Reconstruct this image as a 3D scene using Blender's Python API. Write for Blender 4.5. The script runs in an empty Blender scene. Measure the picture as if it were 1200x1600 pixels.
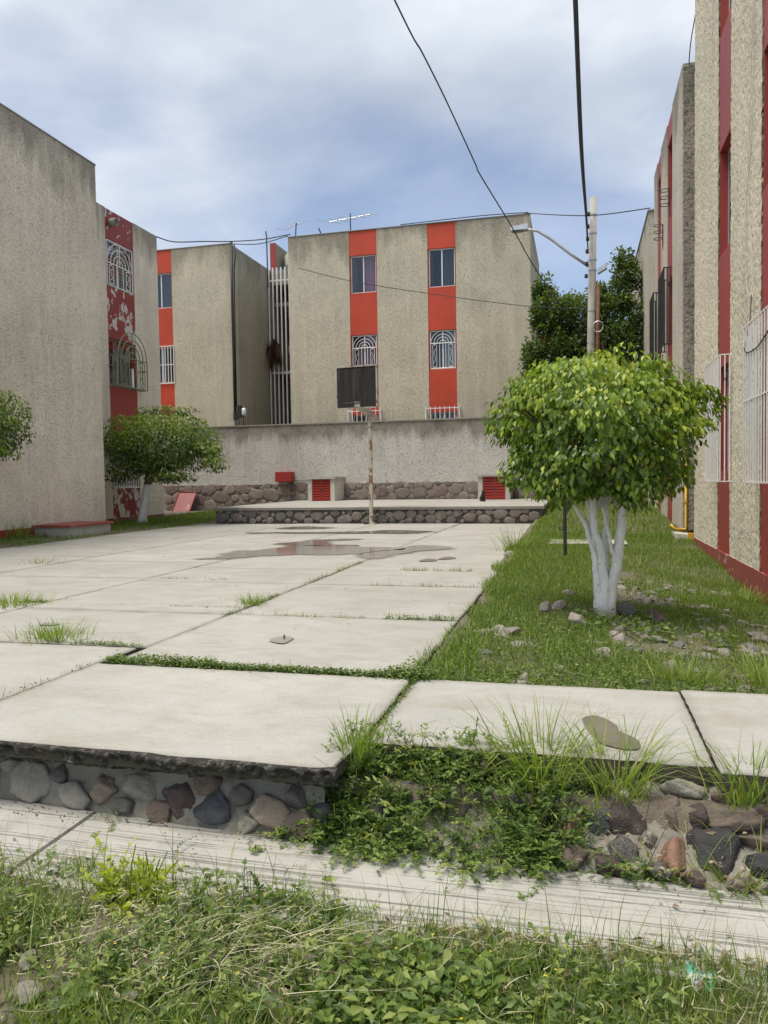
import bpy, bmesh, math, random
import numpy as np
from mathutils import Vector, Matrix

R = math.radians
rng = np.random.default_rng(11)
random.seed(5)
scene = bpy.context.scene
COL = scene.collection

# ------------------------------------------------------------------ camera
CAM_YAW, CAM_PITCH, CAM_ROLL, CAM_H = 14.2, 2.4, 0.0153, 1.0
_y, _p = R(CAM_YAW), R(CAM_PITCH)
_F = Vector((-math.sin(_y) * math.cos(_p), math.cos(_y) * math.cos(_p), -math.sin(_p)))
_R0 = Vector((math.cos(_y), math.sin(_y), 0)); _U0 = _R0.cross(_F)
_c, _s = math.cos(CAM_ROLL), math.sin(CAM_ROLL)
_Rt = _c * _R0 - _s * _U0; _Up = _c * _U0 + _s * _R0
cam_data = bpy.data.cameras.new('camera')
cam_data.sensor_fit = 'VERTICAL'; cam_data.sensor_height = 32.0; cam_data.lens = 24.0
cam_data.clip_start = 0.05; cam_data.clip_end = 6000
cam = bpy.data.objects.new('camera', cam_data); COL.objects.link(cam)
M4 = Matrix.Identity(4)
for i in range(3):
    M4[i][0], M4[i][1], M4[i][2] = _Rt[i], _Up[i], -_F[i]
M4[2][3] = CAM_H
cam.matrix_world = M4
scene.camera = cam

# ------------------------------------------------------------------ sun and sky
SUN_EL, SUN_AZ = 69.0, 225.0          # azimuth clockwise from +Y (the court's long axis)
sun_dir = Vector((math.sin(R(SUN_AZ)) * math.cos(R(SUN_EL)), math.cos(R(SUN_AZ)) * math.cos(R(SUN_EL)), math.sin(R(SUN_EL))))
sd = bpy.data.lights.new('sun', 'SUN'); sd.energy = 3.0; sd.angle = R(28); sd.color = (1.0, 0.93, 0.83)
so = bpy.data.objects.new('sun', sd); COL.objects.link(so)
so.rotation_euler = (-sun_dir).to_track_quat('-Z', 'Y').to_euler()

world = bpy.data.worlds.new('World'); scene.world = world; world.use_nodes = True
wn = world.node_tree; wn.nodes.clear()
def wnode(t, **k):
    n = wn.nodes.new(t)
    for a, b in k.items(): setattr(n, a, b)
    return n
def wmath(op, a, b=None, clamp=False):
    n = wnode('ShaderNodeMath', operation=op, use_clamp=clamp)
    for i, v in enumerate((a, b)):
        if v is None: continue
        if hasattr(v, 'is_linked'): wn.links.new(v, n.inputs[i])
        else: n.inputs[i].default_value = v
    return n.outputs[0]
w_out = wnode('ShaderNodeOutputWorld'); w_bg = wnode('ShaderNodeBackground')
w_bg.inputs['Strength'].default_value = 0.12
sky = wnode('ShaderNodeTexSky', sky_type='NISHITA', sun_disc=False, sun_elevation=R(SUN_EL), sun_rotation=R(SUN_AZ))
sky.altitude = 1800; sky.air_density = 1.0; sky.dust_density = 0.6; sky.ozone_density = 2.0
w_tc = wnode('ShaderNodeTexCoord'); w_sep = wnode('ShaderNodeSeparateXYZ')
wn.links.new(w_tc.outputs['Generated'], w_sep.inputs[0])
w_z = wmath('MAXIMUM', w_sep.outputs[2], 0.0)
w_den = wmath('ADD', w_z, 0.38)
w_cmb = wnode('ShaderNodeCombineXYZ')
wn.links.new(wmath('DIVIDE', w_sep.outputs[0], w_den), w_cmb.inputs[0])
wn.links.new(wmath('DIVIDE', w_sep.outputs[1], w_den), w_cmb.inputs[1])
def wnoise(scale, detail, rough, off, dist=0.0):
    m = wnode('ShaderNodeMapping'); m.inputs['Location'].default_value = off
    m.inputs['Rotation'].default_value = (0, 0, 0.5); m.inputs['Scale'].default_value = (1.0, 1.35, 1.0)
    wn.links.new(w_cmb.outputs[0], m.inputs[0])
    n = wnode('ShaderNodeTexNoise'); wn.links.new(m.outputs[0], n.inputs['Vector'])
    n.inputs['Scale'].default_value = scale; n.inputs['Detail'].default_value = detail
    n.inputs['Roughness'].default_value = rough; n.inputs['Distortion'].default_value = dist
    return n.outputs['Fac']
def wramp(fac, stops):
    r = wnode('ShaderNodeValToRGB'); wn.links.new(fac, r.inputs[0])
    e = r.color_ramp.elements
    e[0].position, e[0].color = stops[0][0], (*stops[0][1], 1)
    e[1].position, e[1].color = stops[-1][0], (*stops[-1][1], 1)
    for p, c in stops[1:-1]:
        x = e.new(p); x.color = (*c, 1)
    return r.outputs[0]
# a broken layer of cloud: thick overhead, thinning to blue low down
cl = wnoise(1.15, 7, 0.50, (3.2, 1.4, 0.0), 0.1)
elev = wmath('MULTIPLY', w_z, 0.95)
cover = wmath('ADD', cl, wmath('SUBTRACT', elev, 0.30))
mask = wramp(cover, [(0.40, (0.28,) * 3), (0.50, (0.58,) * 3), (0.64, (0.97,) * 3)])
tone = wramp(wnoise(1.7, 6, 0.52, (7.5, 2.0, 4.0), 0.15), [(0.30, (3.5, 3.9, 4.6)), (0.46, (4.5, 4.9, 5.5)), (0.57, (5.8, 6.05, 6.4)), (0.68, (7.6, 7.7, 7.9))])
w_mix = wnode('ShaderNodeMix', data_type='RGBA')
w_sk = wnode('ShaderNodeMix', data_type='RGBA', blend_type='MULTIPLY'); w_sk.inputs[0].default_value = 1.0
wn.links.new(sky.outputs[0], w_sk.inputs[6]); w_sk.inputs[7].default_value = (1.0, 1.0, 1.0, 1)
wn.links.new(mask, w_mix.inputs[0]); wn.links.new(w_sk.outputs[2], w_mix.inputs[6]); wn.links.new(tone, w_mix.inputs[7])
wn.links.new(w_mix.outputs[2], w_bg.inputs['Color']); wn.links.new(w_bg.outputs[0], w_out.inputs[0])

scene.view_settings.view_transform = 'Standard'; scene.view_settings.look = 'None'
scene.view_settings.exposure = 0.40; scene.view_settings.gamma = 1.0
scene.view_settings.use_curve_mapping = False
scene.render.engine = 'CYCLES'
scene.cycles.max_bounces = 6; scene.cycles.diffuse_bounces = 3; scene.cycles.transparent_max_bounces = 12
scene.cycles.use_denoising = True

# ------------------------------------------------------------------ material helpers
class NT:
    def __init__(s, name):
        s.m = bpy.data.materials.new(name); s.m.use_nodes = True
        s.t = s.m.node_tree; s.b = s.t.nodes['Principled BSDF']; s.out = s.t.nodes['Material Output']
        g = s.t.nodes.new('ShaderNodeNewGeometry'); s.pos = g.outputs['Position']
    def node(s, t, **k):
        n = s.t.nodes.new(t)
        for a, b in k.items(): setattr(n, a, b)
        return n
    def set(s, inp, v):
        if hasattr(v, 'is_linked'): s.t.links.new(v, inp)
        elif isinstance(v, (tuple, list)) and len(v) == 3 and inp.type == 'RGBA': inp.default_value = (*v, 1)
        else: inp.default_value = v
    def vec(s, scale=(1, 1, 1), loc=(0, 0, 0), rot=(0, 0, 0), src=None):
        n = s.node('ShaderNodeMapping'); s.t.links.new(src or s.pos, n.inputs[0])
        n.inputs['Scale'].default_value = scale; n.inputs['Location'].default_value = loc; n.inputs['Rotation'].default_value = rot
        return n.outputs[0]
    def noise(s, scale, detail=4, rough=.55, vec=None, dist=0.):
        n = s.node('ShaderNodeTexNoise'); s.t.links.new(vec or s.pos, n.inputs['Vector'])
        n.inputs['Scale'].default_value = scale; n.inputs['Detail'].default_value = detail
        n.inputs['Roughness'].default_value = rough; n.inputs['Distortion'].default_value = dist
        return n.outputs['Fac']
    def voro(s, scale, vec=None, feature='F1', out='Distance'):
        n = s.node('ShaderNodeTexVoronoi', feature=feature); s.t.links.new(vec or s.pos, n.inputs['Vector'])
        n.inputs['Scale'].default_value = scale
        return n.outputs[out]
    def ramp(s, fac, stops):
        r = s.node('ShaderNodeValToRGB'); s.t.links.new(fac, r.inputs[0]); e = r.color_ramp.elements
        f = lambda c: (*c, 1) if isinstance(c, (tuple, list)) else (c, c, c, 1)
        e[0].position, e[0].color = stops[0][0], f(stops[0][1])
        e[1].position, e[1].color = stops[-1][0], f(stops[-1][1])
        for p, c in stops[1:-1]: e.new(p).color = f(c)
        return r.outputs[0]
    def mix(s, fac, a, b, mode='MIX'):
        n = s.node('ShaderNodeMix', data_type='RGBA', blend_type=mode)
        s.set(n.inputs[0], fac); s.set(n.inputs[6], a); s.set(n.inputs[7], b)
        return n.outputs[2]
    def math(s, op, a, b=0., clamp=False):
        n = s.node('ShaderNodeMath', operation=op, use_clamp=clamp); s.set(n.inputs[0], a); s.set(n.inputs[1], b)
        return n.outputs[0]
    def sep(s, v=None):
        n = s.node('ShaderNodeSeparateXYZ'); s.t.links.new(v or s.pos, n.inputs[0]); return n.outputs
    def bump(s, h, strength, dist, prev=None):
        n = s.node('ShaderNodeBump'); s.t.links.new(h, n.inputs['Height'])
        n.inputs['Strength'].default_value = strength; n.inputs['Distance'].default_value = dist
        if prev: s.t.links.new(prev, n.inputs['Normal'])
        return n.outputs[0]
    def attr(s, name):
        n = s.node('ShaderNodeAttribute', attribute_name=name); return n.outputs
    def fin(s, color=None, rough=None, normal=None, **k):
        if color is not None: s.set(s.b.inputs['Base Color'], color)
        if rough is not None: s.set(s.b.inputs['Roughness'], rough)
        if normal is not None: s.set(s.b.inputs['Normal'], normal)
        for a, v in k.items(): s.set(s.b.inputs[a.replace('_', ' ')], v)
        return s.m

def plain(name, col, rough=.6, metallic=0., var=.12, scale=6., bump=.0):
    n = NT(name)
    f = n.noise(scale, 5, .6)
    c = n.mix(n.ramp(f, [(.3, 0.), (.7, 1.)]), tuple(x * (1 - var) for x in col), tuple(min(1, x * (1 + var)) for x in col))
    nb = n.bump(n.noise(scale * 6, 3), .3, bump) if bump else None
    return n.fin(c, rough, nb, Metallic=metallic)

def stucco(name, base, ztop=None, grain=24., relief=.018, stain=.55, damp=None, paint=None):
    n = NT(name)
    big = n.noise(.55, 5, .6); mid = n.noise(3.2, 5, .6)
    c = n.mix(n.ramp(big, [(.32, 0.), (.68, 1.)]), tuple(x * .84 for x in base), tuple(x * 1.1 for x in base))
    c = n.mix(n.ramp(mid, [(.35, .0), (.75, .35)]), c, tuple(x * .78 for x in base))
    patch = n.noise(.8, 3, .5, n.vec((1, 1, 1.3), (9, 2, 6)), .8); c = n.mix(n.ramp(patch, [(.585, 0.), (.60, .20)]), c, tuple(min(1, x * 1.22) for x in base))
    run = n.noise(1., 5, .65, n.vec((6, 6, .22), (4, 8, 2))); c = n.mix(n.ramp(run, [(.58, 0.), (.76, .36)]), c, tuple(x * .58 for x in base))
    streak = n.noise(1., 5, .6, n.vec((4.5, 4.5, .32)))
    c = n.mix(n.ramp(streak, [(.42, 0.), (.72, .38)]), c, tuple(min(1, x * 1.28) for x in base))
    # crusty thrown plaster: warped blobs with pits between them
    wv = n.node('ShaderNodeVectorMath', operation='ADD')
    nz = n.node('ShaderNodeTexNoise'); n.t.links.new(n.pos, nz.inputs['Vector']); nz.inputs['Scale'].default_value = grain * .6; nz.inputs['Detail'].default_value = 3
    sc_ = n.node('ShaderNodeVectorMath', operation='SCALE'); n.t.links.new(nz.outputs['Color'], sc_.inputs[0]); sc_.inputs['Scale'].default_value = 1.3 / grain
    n.t.links.new(n.pos, wv.inputs[0]); n.t.links.new(sc_.outputs[0], wv.inputs[1])
    cr = n.noise(grain, 5, .62, wv.outputs[0])
    crush = n.ramp(cr, [(.34, 0.), (.44, .7), (.66, 1.)])
    pits = n.math('MULTIPLY', n.ramp(cr, [(.345, .62), (.395, .0)]), n.ramp(n.noise(.9, 4, .6, n.vec((1, 1, .6), (2, 5, 3))), [(.36, .25), (.62, 1.)]))
    c = n.mix(pits, c, tuple(x * .36 for x in base))
    if ztop is not None:
        z = n.sep()[2]
        e = n.math('DIVIDE', n.math('SUBTRACT', z, ztop - 1.35), 1.35)
        drip = n.noise(1., 5, .65, n.vec((1.6, 1.6, .55), (3, 7, 1)))
        k = n.math('ADD', n.math('MULTIPLY', e, .9), n.math('MULTIPLY', n.math('SUBTRACT', drip, .5), 2.2))
        c = n.mix(n.math('MULTIPLY', n.ramp(k, [(.30, 0.), (.85, 1.)]), stain), c, (.105, .098, .08))
    if damp:   # dark raw band over a pale limewashed band, with drips between
        z = n.sep()[2]
        dr = n.noise(1., 5, .65, n.vec((2.2, 2.2, .35), (1, 2, 3)))
        e = n.math('ADD', n.math('DIVIDE', n.math('SUBTRACT', z, damp[0]), damp[1]), n.math('MULTIPLY', n.math('SUBTRACT', dr, .5), 2.6))
        c = n.mix(n.ramp(e, [(.1, 0.), (.75, .72)]), c, (.22, .185, .145))
        k = n.noise(1.3, 5, .7); c = n.mix(n.math('MULTIPLY', n.ramp(e, [(.3, 0.), (.8, 1.)]), n.ramp(k, [(.45, 0.), (.7, .6)])), c, (.075, .06, .05))
    nb = n.bump(crush, 1.0, relief)
    return n.fin(c, .92, nb, Specular_IOR_Level=.25)

def painted(name, col, peel=None, peel_amt=.5, rough=.55, scale=5.):
    n = NT(name)
    f = n.noise(1.4, 5, .6); g = n.noise(1., 4, .6, n.vec((7, 7, .6)))
    c = n.mix(n.ramp(f, [(.3, 0.), (.7, 1.)]), tuple(x * .86 for x in col), tuple(min(1, x * 1.1) for x in col))
    c = n.mix(n.ramp(g, [(.45, 0.), (.75, .3)]), c, tuple(x * .7 for x in col))
    h = n.noise(60, 4, .6)
    nb = n.bump(h, .35, .004)
    if peel:
        q = n.noise(scale, 7, .62, n.vec((1, 1, .8)), .4); q2 = n.noise(.9, 3)
        k = n.ramp(n.math('ADD', q, n.math('MULTIPLY', n.math('SUBTRACT', q2, .5), .35)), [(peel_amt, 0.), (peel_amt + .018, 1.)])
        c = n.mix(k, c, peel)
        nb = n.bump(k, -.6, .004, nb)
    return n.fin(c, rough, nb)

def concrete(name, base, grain=.5, cracks=True, rough=.85, perobj=.08):
    n = NT(name)
    a = n.noise(.7, 6, .6); b = n.noise(4.5, 6, .65); f = n.noise(90, 3, .6)
    c = n.mix(n.ramp(a, [(.3, 0.), (.7, 1.)]), tuple(x * .80 for x in base), tuple(x * 1.09 for x in base))
    c = n.mix(n.ramp(b, [(.45, 0.), (.75, .45)]), c, (base[0] * .8, base[1] * .77, base[2] * .7))
    sw = n.noise(1.5, 5, .6, n.vec((1, 9, 1), rot=(0, 0, .25)))
    c = n.mix(n.ramp(sw, [(.5, 0.), (.8, .45)]), c, tuple(min(1, x * 1.16) for x in base))
    bl = n.noise(2.3, 6, .7, n.vec((1, 1.6, 1), (5, 3, 0)), .6); c = n.mix(n.ramp(bl, [(.47, 0.), (.66, .58)]), c, (base[0] * .72, base[1] * .67, base[2] * .58))
    br_ = n.noise(1., 4, .6, n.vec((6, 130, 6), rot=(0, 0, 1.35))); c = n.mix(n.ramp(br_, [(.45, 0.), (.75, .16)]), c, tuple(x * .72 for x in base))
    wv = n.node('ShaderNodeVectorMath', operation='ADD'); nz = n.node('ShaderNodeTexNoise'); n.t.links.new(n.pos, nz.inputs['Vector']); nz.inputs['Scale'].default_value = 3.5; nz.inputs['Detail'].default_value = 6
    sc_ = n.node('ShaderNodeVectorMath', operation='SCALE'); n.t.links.new(nz.outputs['Color'], sc_.inputs[0]); sc_.inputs['Scale'].default_value = .5
    n.t.links.new(n.pos, wv.inputs[0]); n.t.links.new(sc_.outputs[0], wv.inputs[1])
    if cracks:
        ed = n.voro(.75, wv.outputs[0], 'DISTANCE_TO_EDGE'); ck = n.math('MULTIPLY', n.ramp(ed, [(.003, 1.), (.0075, 0.)]), n.ramp(n.noise(.9, 2), [(.60, 0.), (.68, .6)]))
        c = n.mix(ck, c, (.10, .09, .075))
    eg = n.attr('edge')[2]; en = n.math('ADD', eg, n.math('MULTIPLY', n.math('SUBTRACT', n.noise(7, 5, .65), .5), .9))
    c = n.mix(n.math('MULTIPLY', n.ramp(en, [(.50, 0.), (1.1, .40)]), n.ramp(eg, [(.0, 0.), (.15, 1.)])), c, (base[0] * .50, base[1] * .46, base[2] * .38))
    gr = n.noise(140, 2, .6); c = n.mix(n.ramp(gr, [(.35, .28), (.5, 0.)]), c, tuple(x * .55 for x in base)); c = n.mix(n.ramp(gr, [(.6, 0.), (.72, .3)]), c, tuple(min(1, x * 1.35) for x in base))
    sp = n.noise(38, 3, .7); c = n.mix(n.ramp(sp, [(.66, 0.), (.76, .35)]), c, (.2, .18, .15))
    oi = n.node('ShaderNodeObjectInfo')
    c = n.mix(1.0, c, n.ramp(oi.outputs['Random'], [(0., 1 - perobj), (1., 1.)]), 'MULTIPLY')
    h = n.math('ADD', n.math('MULTIPLY', n.noise(26, 5, .65), .6), n.math('MULTIPLY', f, .4))
    return n.fin(c, rough, n.bump(h, .5, .004 * grain), Specular_IOR_Level=.3)

def stone_mat(name, cols, rough=.85, pores=.5):
    n = NT(name)
    oi = n.node('ShaderNodeObjectInfo')
    k = len(cols)
    c = n.ramp(oi.outputs['Random'], [((i + .5) / k, cc) for i, cc in enumerate(cols)])
    r_ = n.t.nodes[-1] if False else None
    f = n.noise(22, 6, .65); g = n.noise(90, 3, .6)
    c = n.mix(n.ramp(f, [(.35, 0.), (.75, .6)]), c, (.10, .09, .08))
    c = n.mix(n.ramp(n.noise(9, 5), [(.52, 0.), (.72, .45)]), c, (.36, .33, .29))
    h = n.math('ADD', f, n.math('MULTIPLY', g, .5))
    return n.fin(c, rough, n.bump(h, .8, .012 * pores), Specular_IOR_Level=.35)

def leafmat(name, stops, rough=.4, trans=.28, spec=.5, tint=1.25):
    n = NT(name)
    v = n.attr('tone')[2]
    c = n.ramp(v, stops)
    nz = n.noise(160, 2)
    c = n.mix(n.ramp(nz, [(.4, 0.), (.8, .22)]), c, n.mix(1., c, (.6, .7, .5), 'MULTIPLY'))
    n.fin(c, rough, Specular_IOR_Level=spec)
    tr = n.node('ShaderNodeBsdfTranslucent'); n.set(tr.inputs[0], n.mix(1., c, (1.2 * tint, 1.35 * tint, .55), 'MULTIPLY'))
    mx = n.node('ShaderNodeMixShader'); mx.inputs[0].default_value = trans
    n.t.links.new(n.b.outputs[0], mx.inputs[1]); n.t.links.new(tr.outputs[0], mx.inputs[2]); n.t.links.new(mx.outputs[0], n.out.inputs[0])
    return n.m

def glass_mat(name, tint=(.86, .88, .89), refl=.05):
    n = NT(name)
    tr = n.node('ShaderNodeBsdfTransparent'); tr.inputs[0].default_value = (*tint, 1)
    gl = n.node('ShaderNodeBsdfGlossy'); gl.inputs['Roughness'].default_value = .03
    fr = n.node('ShaderNodeLayerWeight'); fr.inputs['Blend'].default_value = .3
    f = n.math('ADD', n.math('MULTIPLY', fr.outputs['Facing'], .28), refl)
    mx = n.node('ShaderNodeMixShader'); n.t.links.new(f, mx.inputs[0])
    n.t.links.new(tr.outputs[0], mx.inputs[1]); n.t.links.new(gl.outputs[0], mx.inputs[2]); n.t.links.new(mx.outputs[0], n.out.inputs[0])
    return n.m

BEIGE = (.42, .385, .30)
M = {}
M['stucco_rear'] = stucco('stucco_rear', (.565, .51, .39), 9.13, grain=40, relief=.018, stain=.5)
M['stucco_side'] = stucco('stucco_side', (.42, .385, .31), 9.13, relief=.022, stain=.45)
M['stucco_left'] = stucco('stucco_left', (.69, .62, .51), 7.8, grain=34, relief=.012, stain=.6)
M['stucco_right'] = stucco('stucco_right', (.64, .585, .45), 8.4, grain=55, relief=.008, stain=.25)
M['stucco_far'] = stucco('stucco_far', (.54, .495, .405), 7.5, grain=30, relief=.016, stain=.6)
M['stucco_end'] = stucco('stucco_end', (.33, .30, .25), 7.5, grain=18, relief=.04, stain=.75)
M['stucco_retain'] = stucco('stucco_retain', (.54, .515, .47), None, grain=30, relief=.020, damp=(2.15, .5))
M['orange'] = painted('orange_red_paint', (.50, .052, .016))
M['red_peel'] = painted('peeling_red_paint', (.24, .030, .026), (.52, .49, .46), .555)
M['red_peel_low'] = painted('badly_peeling_red_paint', (.22, .028, .026), (.55, .51, .46), .49, scale=4)
M['red'] = painted('brick_red_paint', (.30, .038, .030), (.5, .42, .38), .72)
M['red_fade'] = painted('faded_red_plinth_paint', (.26, .055, .05), (.42, .30, .27), .60)
M['red_metal'] = painted('red_sheet_metal_paint', (.33, .030, .022), (.25, .1, .07), .68, rough=.45)
M['white'] = painted('white_metal_paint', (.78, .78, .76), (.40, .33, .27), .70, rough=.4, scale=18)
M['rustwhite'] = painted('rusty_white_metal_paint', (.50, .46, .39), (.24, .13, .075), .55, rough=.55, scale=7)
M['green_metal'] = painted('olive_green_metal_paint', (.20, .235, .15), (.25, .16, .1), .66, rough=.5, scale=12)
M['black_metal'] = plain('black_iron', (.025, .024, .023), .5)
M['grey_metal'] = plain('galvanised_steel', (.42, .43, .44), .4, .6)
M['alu'] = plain('aluminium_frame', (.62, .63, .64), .35, .5)
M['cable'] = plain('black_cable', (.018, .018, .02), .55)
M['cable_white'] = plain('pale_cable', (.5, .48, .42), .6)
M['concrete_court'] = concrete('court_concrete', (.405, .393, .356), perobj=.05)
M['concrete_walk'] = concrete('sidewalk_concrete', (.425, .415, .378), .7, cracks=False, perobj=.03)
M['concrete_plain'] = concrete('cast_concrete', (.48, .465, .42))
M['concrete_dark'] = concrete('weathered_concrete', (.30, .285, .25), 1.5)
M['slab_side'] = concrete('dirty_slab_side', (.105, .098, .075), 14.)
M['pole'] = concrete('pole_concrete', (.44, .42, .385), .5)
M['yellow'] = plain('yellow_pipe_paint', (.62, .36, .03), .45)
M['glass'] = glass_mat('window_glass')
M['glass_dark'] = glass_mat('window_glass_dim', (.45, .5, .53), .08)
M['rust'] = plain('brown_rust', (.20, .095, .05), .8, 0., .35, 9., .004)
M['rust_dark'] = painted('rusty_angle_iron', (.42, .375, .315), (.20, .11, .07), .55, rough=.7, scale=9)
M['dark'] = plain('dark_room', (.02, .02, .022), .9)
M['wood_dark'] = None
M['stone_rear'] = stone_mat('rear_wall_stone', [(.20, .15, .13), (.27, .22, .18), (.13, .11, .10), (.32, .25, .20), (.22, .19, .17), (.17, .11, .10)])
M['stone_plat'] = stone_mat('platform_stone', [(.17, .15, .135), (.24, .21, .18), (.12, .115, .11), (.21, .17, .15)])
M['stone_near'] = stone_mat('rubble_stone', [(.30, .18, .12), (.20, .15, .12), (.14, .09, .08), (.22, .17, .14), (.10, .10, .11)], pores=1.)
M['cobble'] = stone_mat('cobble_stone', [(.28, .25, .22), (.22, .19, .17), (.33, .29, .25), (.17, .16, .16)], pores=.7)
M['mortar_plat'] = concrete('grey_rubble_mortar', (.20, .185, .16), 6.)
M['mortar_dull'] = concrete('dull_mortar', (.31, .29, .245), 8.)
M['mortar_pale'] = concrete('pale_mortar', (.50, .47, .41), 4.)
M['mortar_rear'] = concrete('pinkish_mortar', (.36, .31, .27), 4.)
M['trunk_white'] = None

def _special():
    # weathered black boards of the backboard
    n = NT('weathered_board')
    g = n.noise(1., 6, .65, n.vec((16, 16, 1.1))); k = n.noise(1., 5, .6, n.vec((5, 5, .8), (4, 1, 2)))
    c = n.mix(n.ramp(g, [(.35, 0.), (.75, 1.)]), (.006, .0055, .005), (.040, .036, .032))
    c = n.mix(n.ramp(k, [(.54, 0.), (.74, .5)]), c, (.13, .12, .105))
    M['wood_dark'] = n.fin(c, .8, n.bump(g, .6, .006))
    # lime wash on bark, scuffed
    n = NT('limewashed_bark')
    s_ = n.noise(1., 6, .65, n.vec((30, 30, 9))); t_ = n.noise(26, 4, .7)
    c = n.mix(n.ramp(s_, [(.3, 0.), (.6, 1.)]), (.68, .655, .60), (.86, .845, .80))
    z = n.sep()[2]
    c = n.mix(n.ramp(t_, [(.60, 0.), (.68, .7)]), c, (.26, .235, .20)); c = n.mix(n.ramp(n.math('ADD', z, n.math('MULTIPLY', n.noise(14, 4), .12)), [(-.02, .75), (.10, 0.)]), c, (.30, .25, .19))
    # the wash stops at the height of the lowest leaves; bare bark goes on above
    ln = n.math('ADD', z, n.math('MULTIPLY', n.math('SUBTRACT', n.noise(9, 3), .5), .12))
    c = n.mix(n.ramp(n.math('SUBTRACT', ln, .30), [(.52, 0.), (.55, 1.)]), c, (.16, .135, .105))
    M['trunk_white'] = n.fin(c, .85, n.bump(s_, .7, .01))
    n = NT('limewashed_trunk_with_bare_limbs')
    s_ = n.noise(1., 6, .65, n.vec((20, 20, 6)))
    c = n.mix(n.ramp(s_, [(.3, 0.), (.6, 1.)]), (.52, .51, .49), (.74, .74, .72))
    z = n.sep()[2]
    c = n.mix(n.ramp(n.math('SUBTRACT', z, .45), [(.50, 0.), (.54, 1.)]), c, (.11, .09, .07))
    M['trunk_half'] = n.fin(c, .85, n.bump(s_, .7, .01))
    # broom-finished kerb: drag lines along the kerb
    n = NT('broomed_concrete')
    v = n.vec((1.0, 105, 20), rot=(0, 0, .038))
    l1 = n.noise(1., 5, .6, v, .15); l2 = n.noise(1., 3, .6, n.vec((.8, 120, 20), rot=(0, 0, .05)))
    a = n.noise(2.1, 5, .6)
    c = n.mix(n.ramp(a, [(.3, 0.), (.7, 1.)]), (.37, .355, .315), (.46, .445, .40))
    lines = n.ramp(n.math('ADD', n.math('ADD', n.math('MULTIPLY', l1, .70), n.math('MULTIPLY', l2, .25)), n.math('MULTIPLY', n.noise(28, 4, .7), .10)), [(.445, 1.), (.475, .0)])
    c = n.mix(n.math('MULTIPLY', lines, n.ramp(n.noise(3.1, 5, .6), [(.35, .25), (.65, .75)])), c, (.11, .10, .085))
    c = n.mix(n.ramp(n.noise(6, 6, .7), [(.52, 0.), (.72, .35)]), c, (.22, .195, .16))
    c = n.mix(n.ramp(n.noise(45, 4, .7), [(.66, 0.), (.75, .4)]), c, (.2, .17, .14))
    h = n.math('SUBTRACT', n.math('MULTIPLY', l1, .6), lines)
    M['broomed'] = n.fin(c, .88, n.bump(h, .7, .010))
    # broken slab edge: aggregate in dirty black-brown matrix
    n = NT('broken_slab_edge')
    vv = n.voro(62); nn_ = n.noise(30, 6, .7)
    c = n.mix(n.ramp(nn_, [(.3, 0.), (.7, 1.)]), (.016, .015, .013), (.065, .058, .048))
    cc = n.voro(62, out='Color')
    c = n.mix(n.ramp(n.sep(cc)[0], [(.78, 0.), (.88, .5)]), c, (.20, .18, .155))
    M['broken'] = n.fin(c, .95, n.bump(n.math('SUBTRACT', nn_, n.math('MULTIPLY', vv, .8)), 1., .02))
    # soil
    n = NT('bare_soil')
    a = n.noise(1.2, 6, .6); b = n.noise(14, 6, .65)
    c = n.mix(n.ramp(a, [(.35, 0.), (.65, 1.)]), (.15, .122, .09), (.24, .205, .155))
    c = n.mix(n.ramp(b, [(.48, 0.), (.7, .7)]), c, (.055, .06, .03))
    c = n.mix(n.ramp(n.noise(60, 4, .7), [(.6, 0.), (.72, .6)]), c, (.30, .27, .22))
    M['soil'] = n.fin(c, .95, n.bump(n.math('ADD', b, n.math('MULTIPLY', n.noise(70, 4), .5)), .9, .03))
    n = NT('puddle_water')
    M['water'] = n.fin((.22, .20, .165), .07, None, Specular_IOR_Level=.5)
    n = NT('damp_concrete')
    c = n.mix(n.ramp(n.noise(5, 4), [(.3, 0.), (.7, 1.)]), (.135, .118, .088), (.18, .158, .12))
    M['damp'] = n.fin(c, .42, n.bump(n.noise(60, 4), .3, .003))
    def soft(n, lo, hi):
        tr = n.node('ShaderNodeBsdfTransparent'); mx = n.node('ShaderNodeMixShader')
        f = n.ramp(n.math('ADD', n.attr('tone')[2], n.math('MULTIPLY', n.math('SUBTRACT', n.noise(11, 5, .65), .5), .9)), [(lo, 0.), (hi, 1.)])
        n.t.links.new(f, mx.inputs[0]); n.t.links.new(tr.outputs[0], mx.inputs[1]); n.t.links.new(n.b.outputs[0], mx.inputs[2]); n.t.links.new(mx.outputs[0], n.out.inputs[0])
    soft(n, .02, .30)
    n = NT('damp_concrete_margin'); n.fin((.235, .215, .175), .55, n.bump(n.noise(60, 4), .3, .003)); soft(n, .25, .95); M['damp_soft'] = n.m
    n = NT('light_damp_concrete'); n.fin((.25, .235, .20), .6, n.bump(n.noise(60, 4), .3, .003)); soft(n, .15, .9); M['damp_light'] = n.m
    n = NT('black_fur'); M['fur'] = n.fin((.008, .008, .009), .6, n.bump(n.noise(300, 3), .4, .004))
    for nm, col in (('curtain_pink', (.55, .30, .44)), ('curtain_blue', (.40, .50, .58)), ('curtain_grey', (.30, .30, .32)), ('blind_white', (.62, .62, .60)), ('curtain_dim', (.14, .15, .17))):
        n = NT(nm); f = n.noise(1., 3, .5, n.vec((38, 38, .6)))
        M[nm] = n.fin(n.mix(n.ramp(f, [(.3, 0.), (.7, 1.)]), tuple(x * .55 for x in col), col), .9, n.bump(f, .8, .03))
    n = NT('wrapper_plastic'); M['wrapper'] = n.fin(n.ramp(n.noise(30, 3), [(.4, (.10, .42, .30)), (.55, (.55, .68, .62)), (.7, (.3, .35, .5))]), .25)
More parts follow.
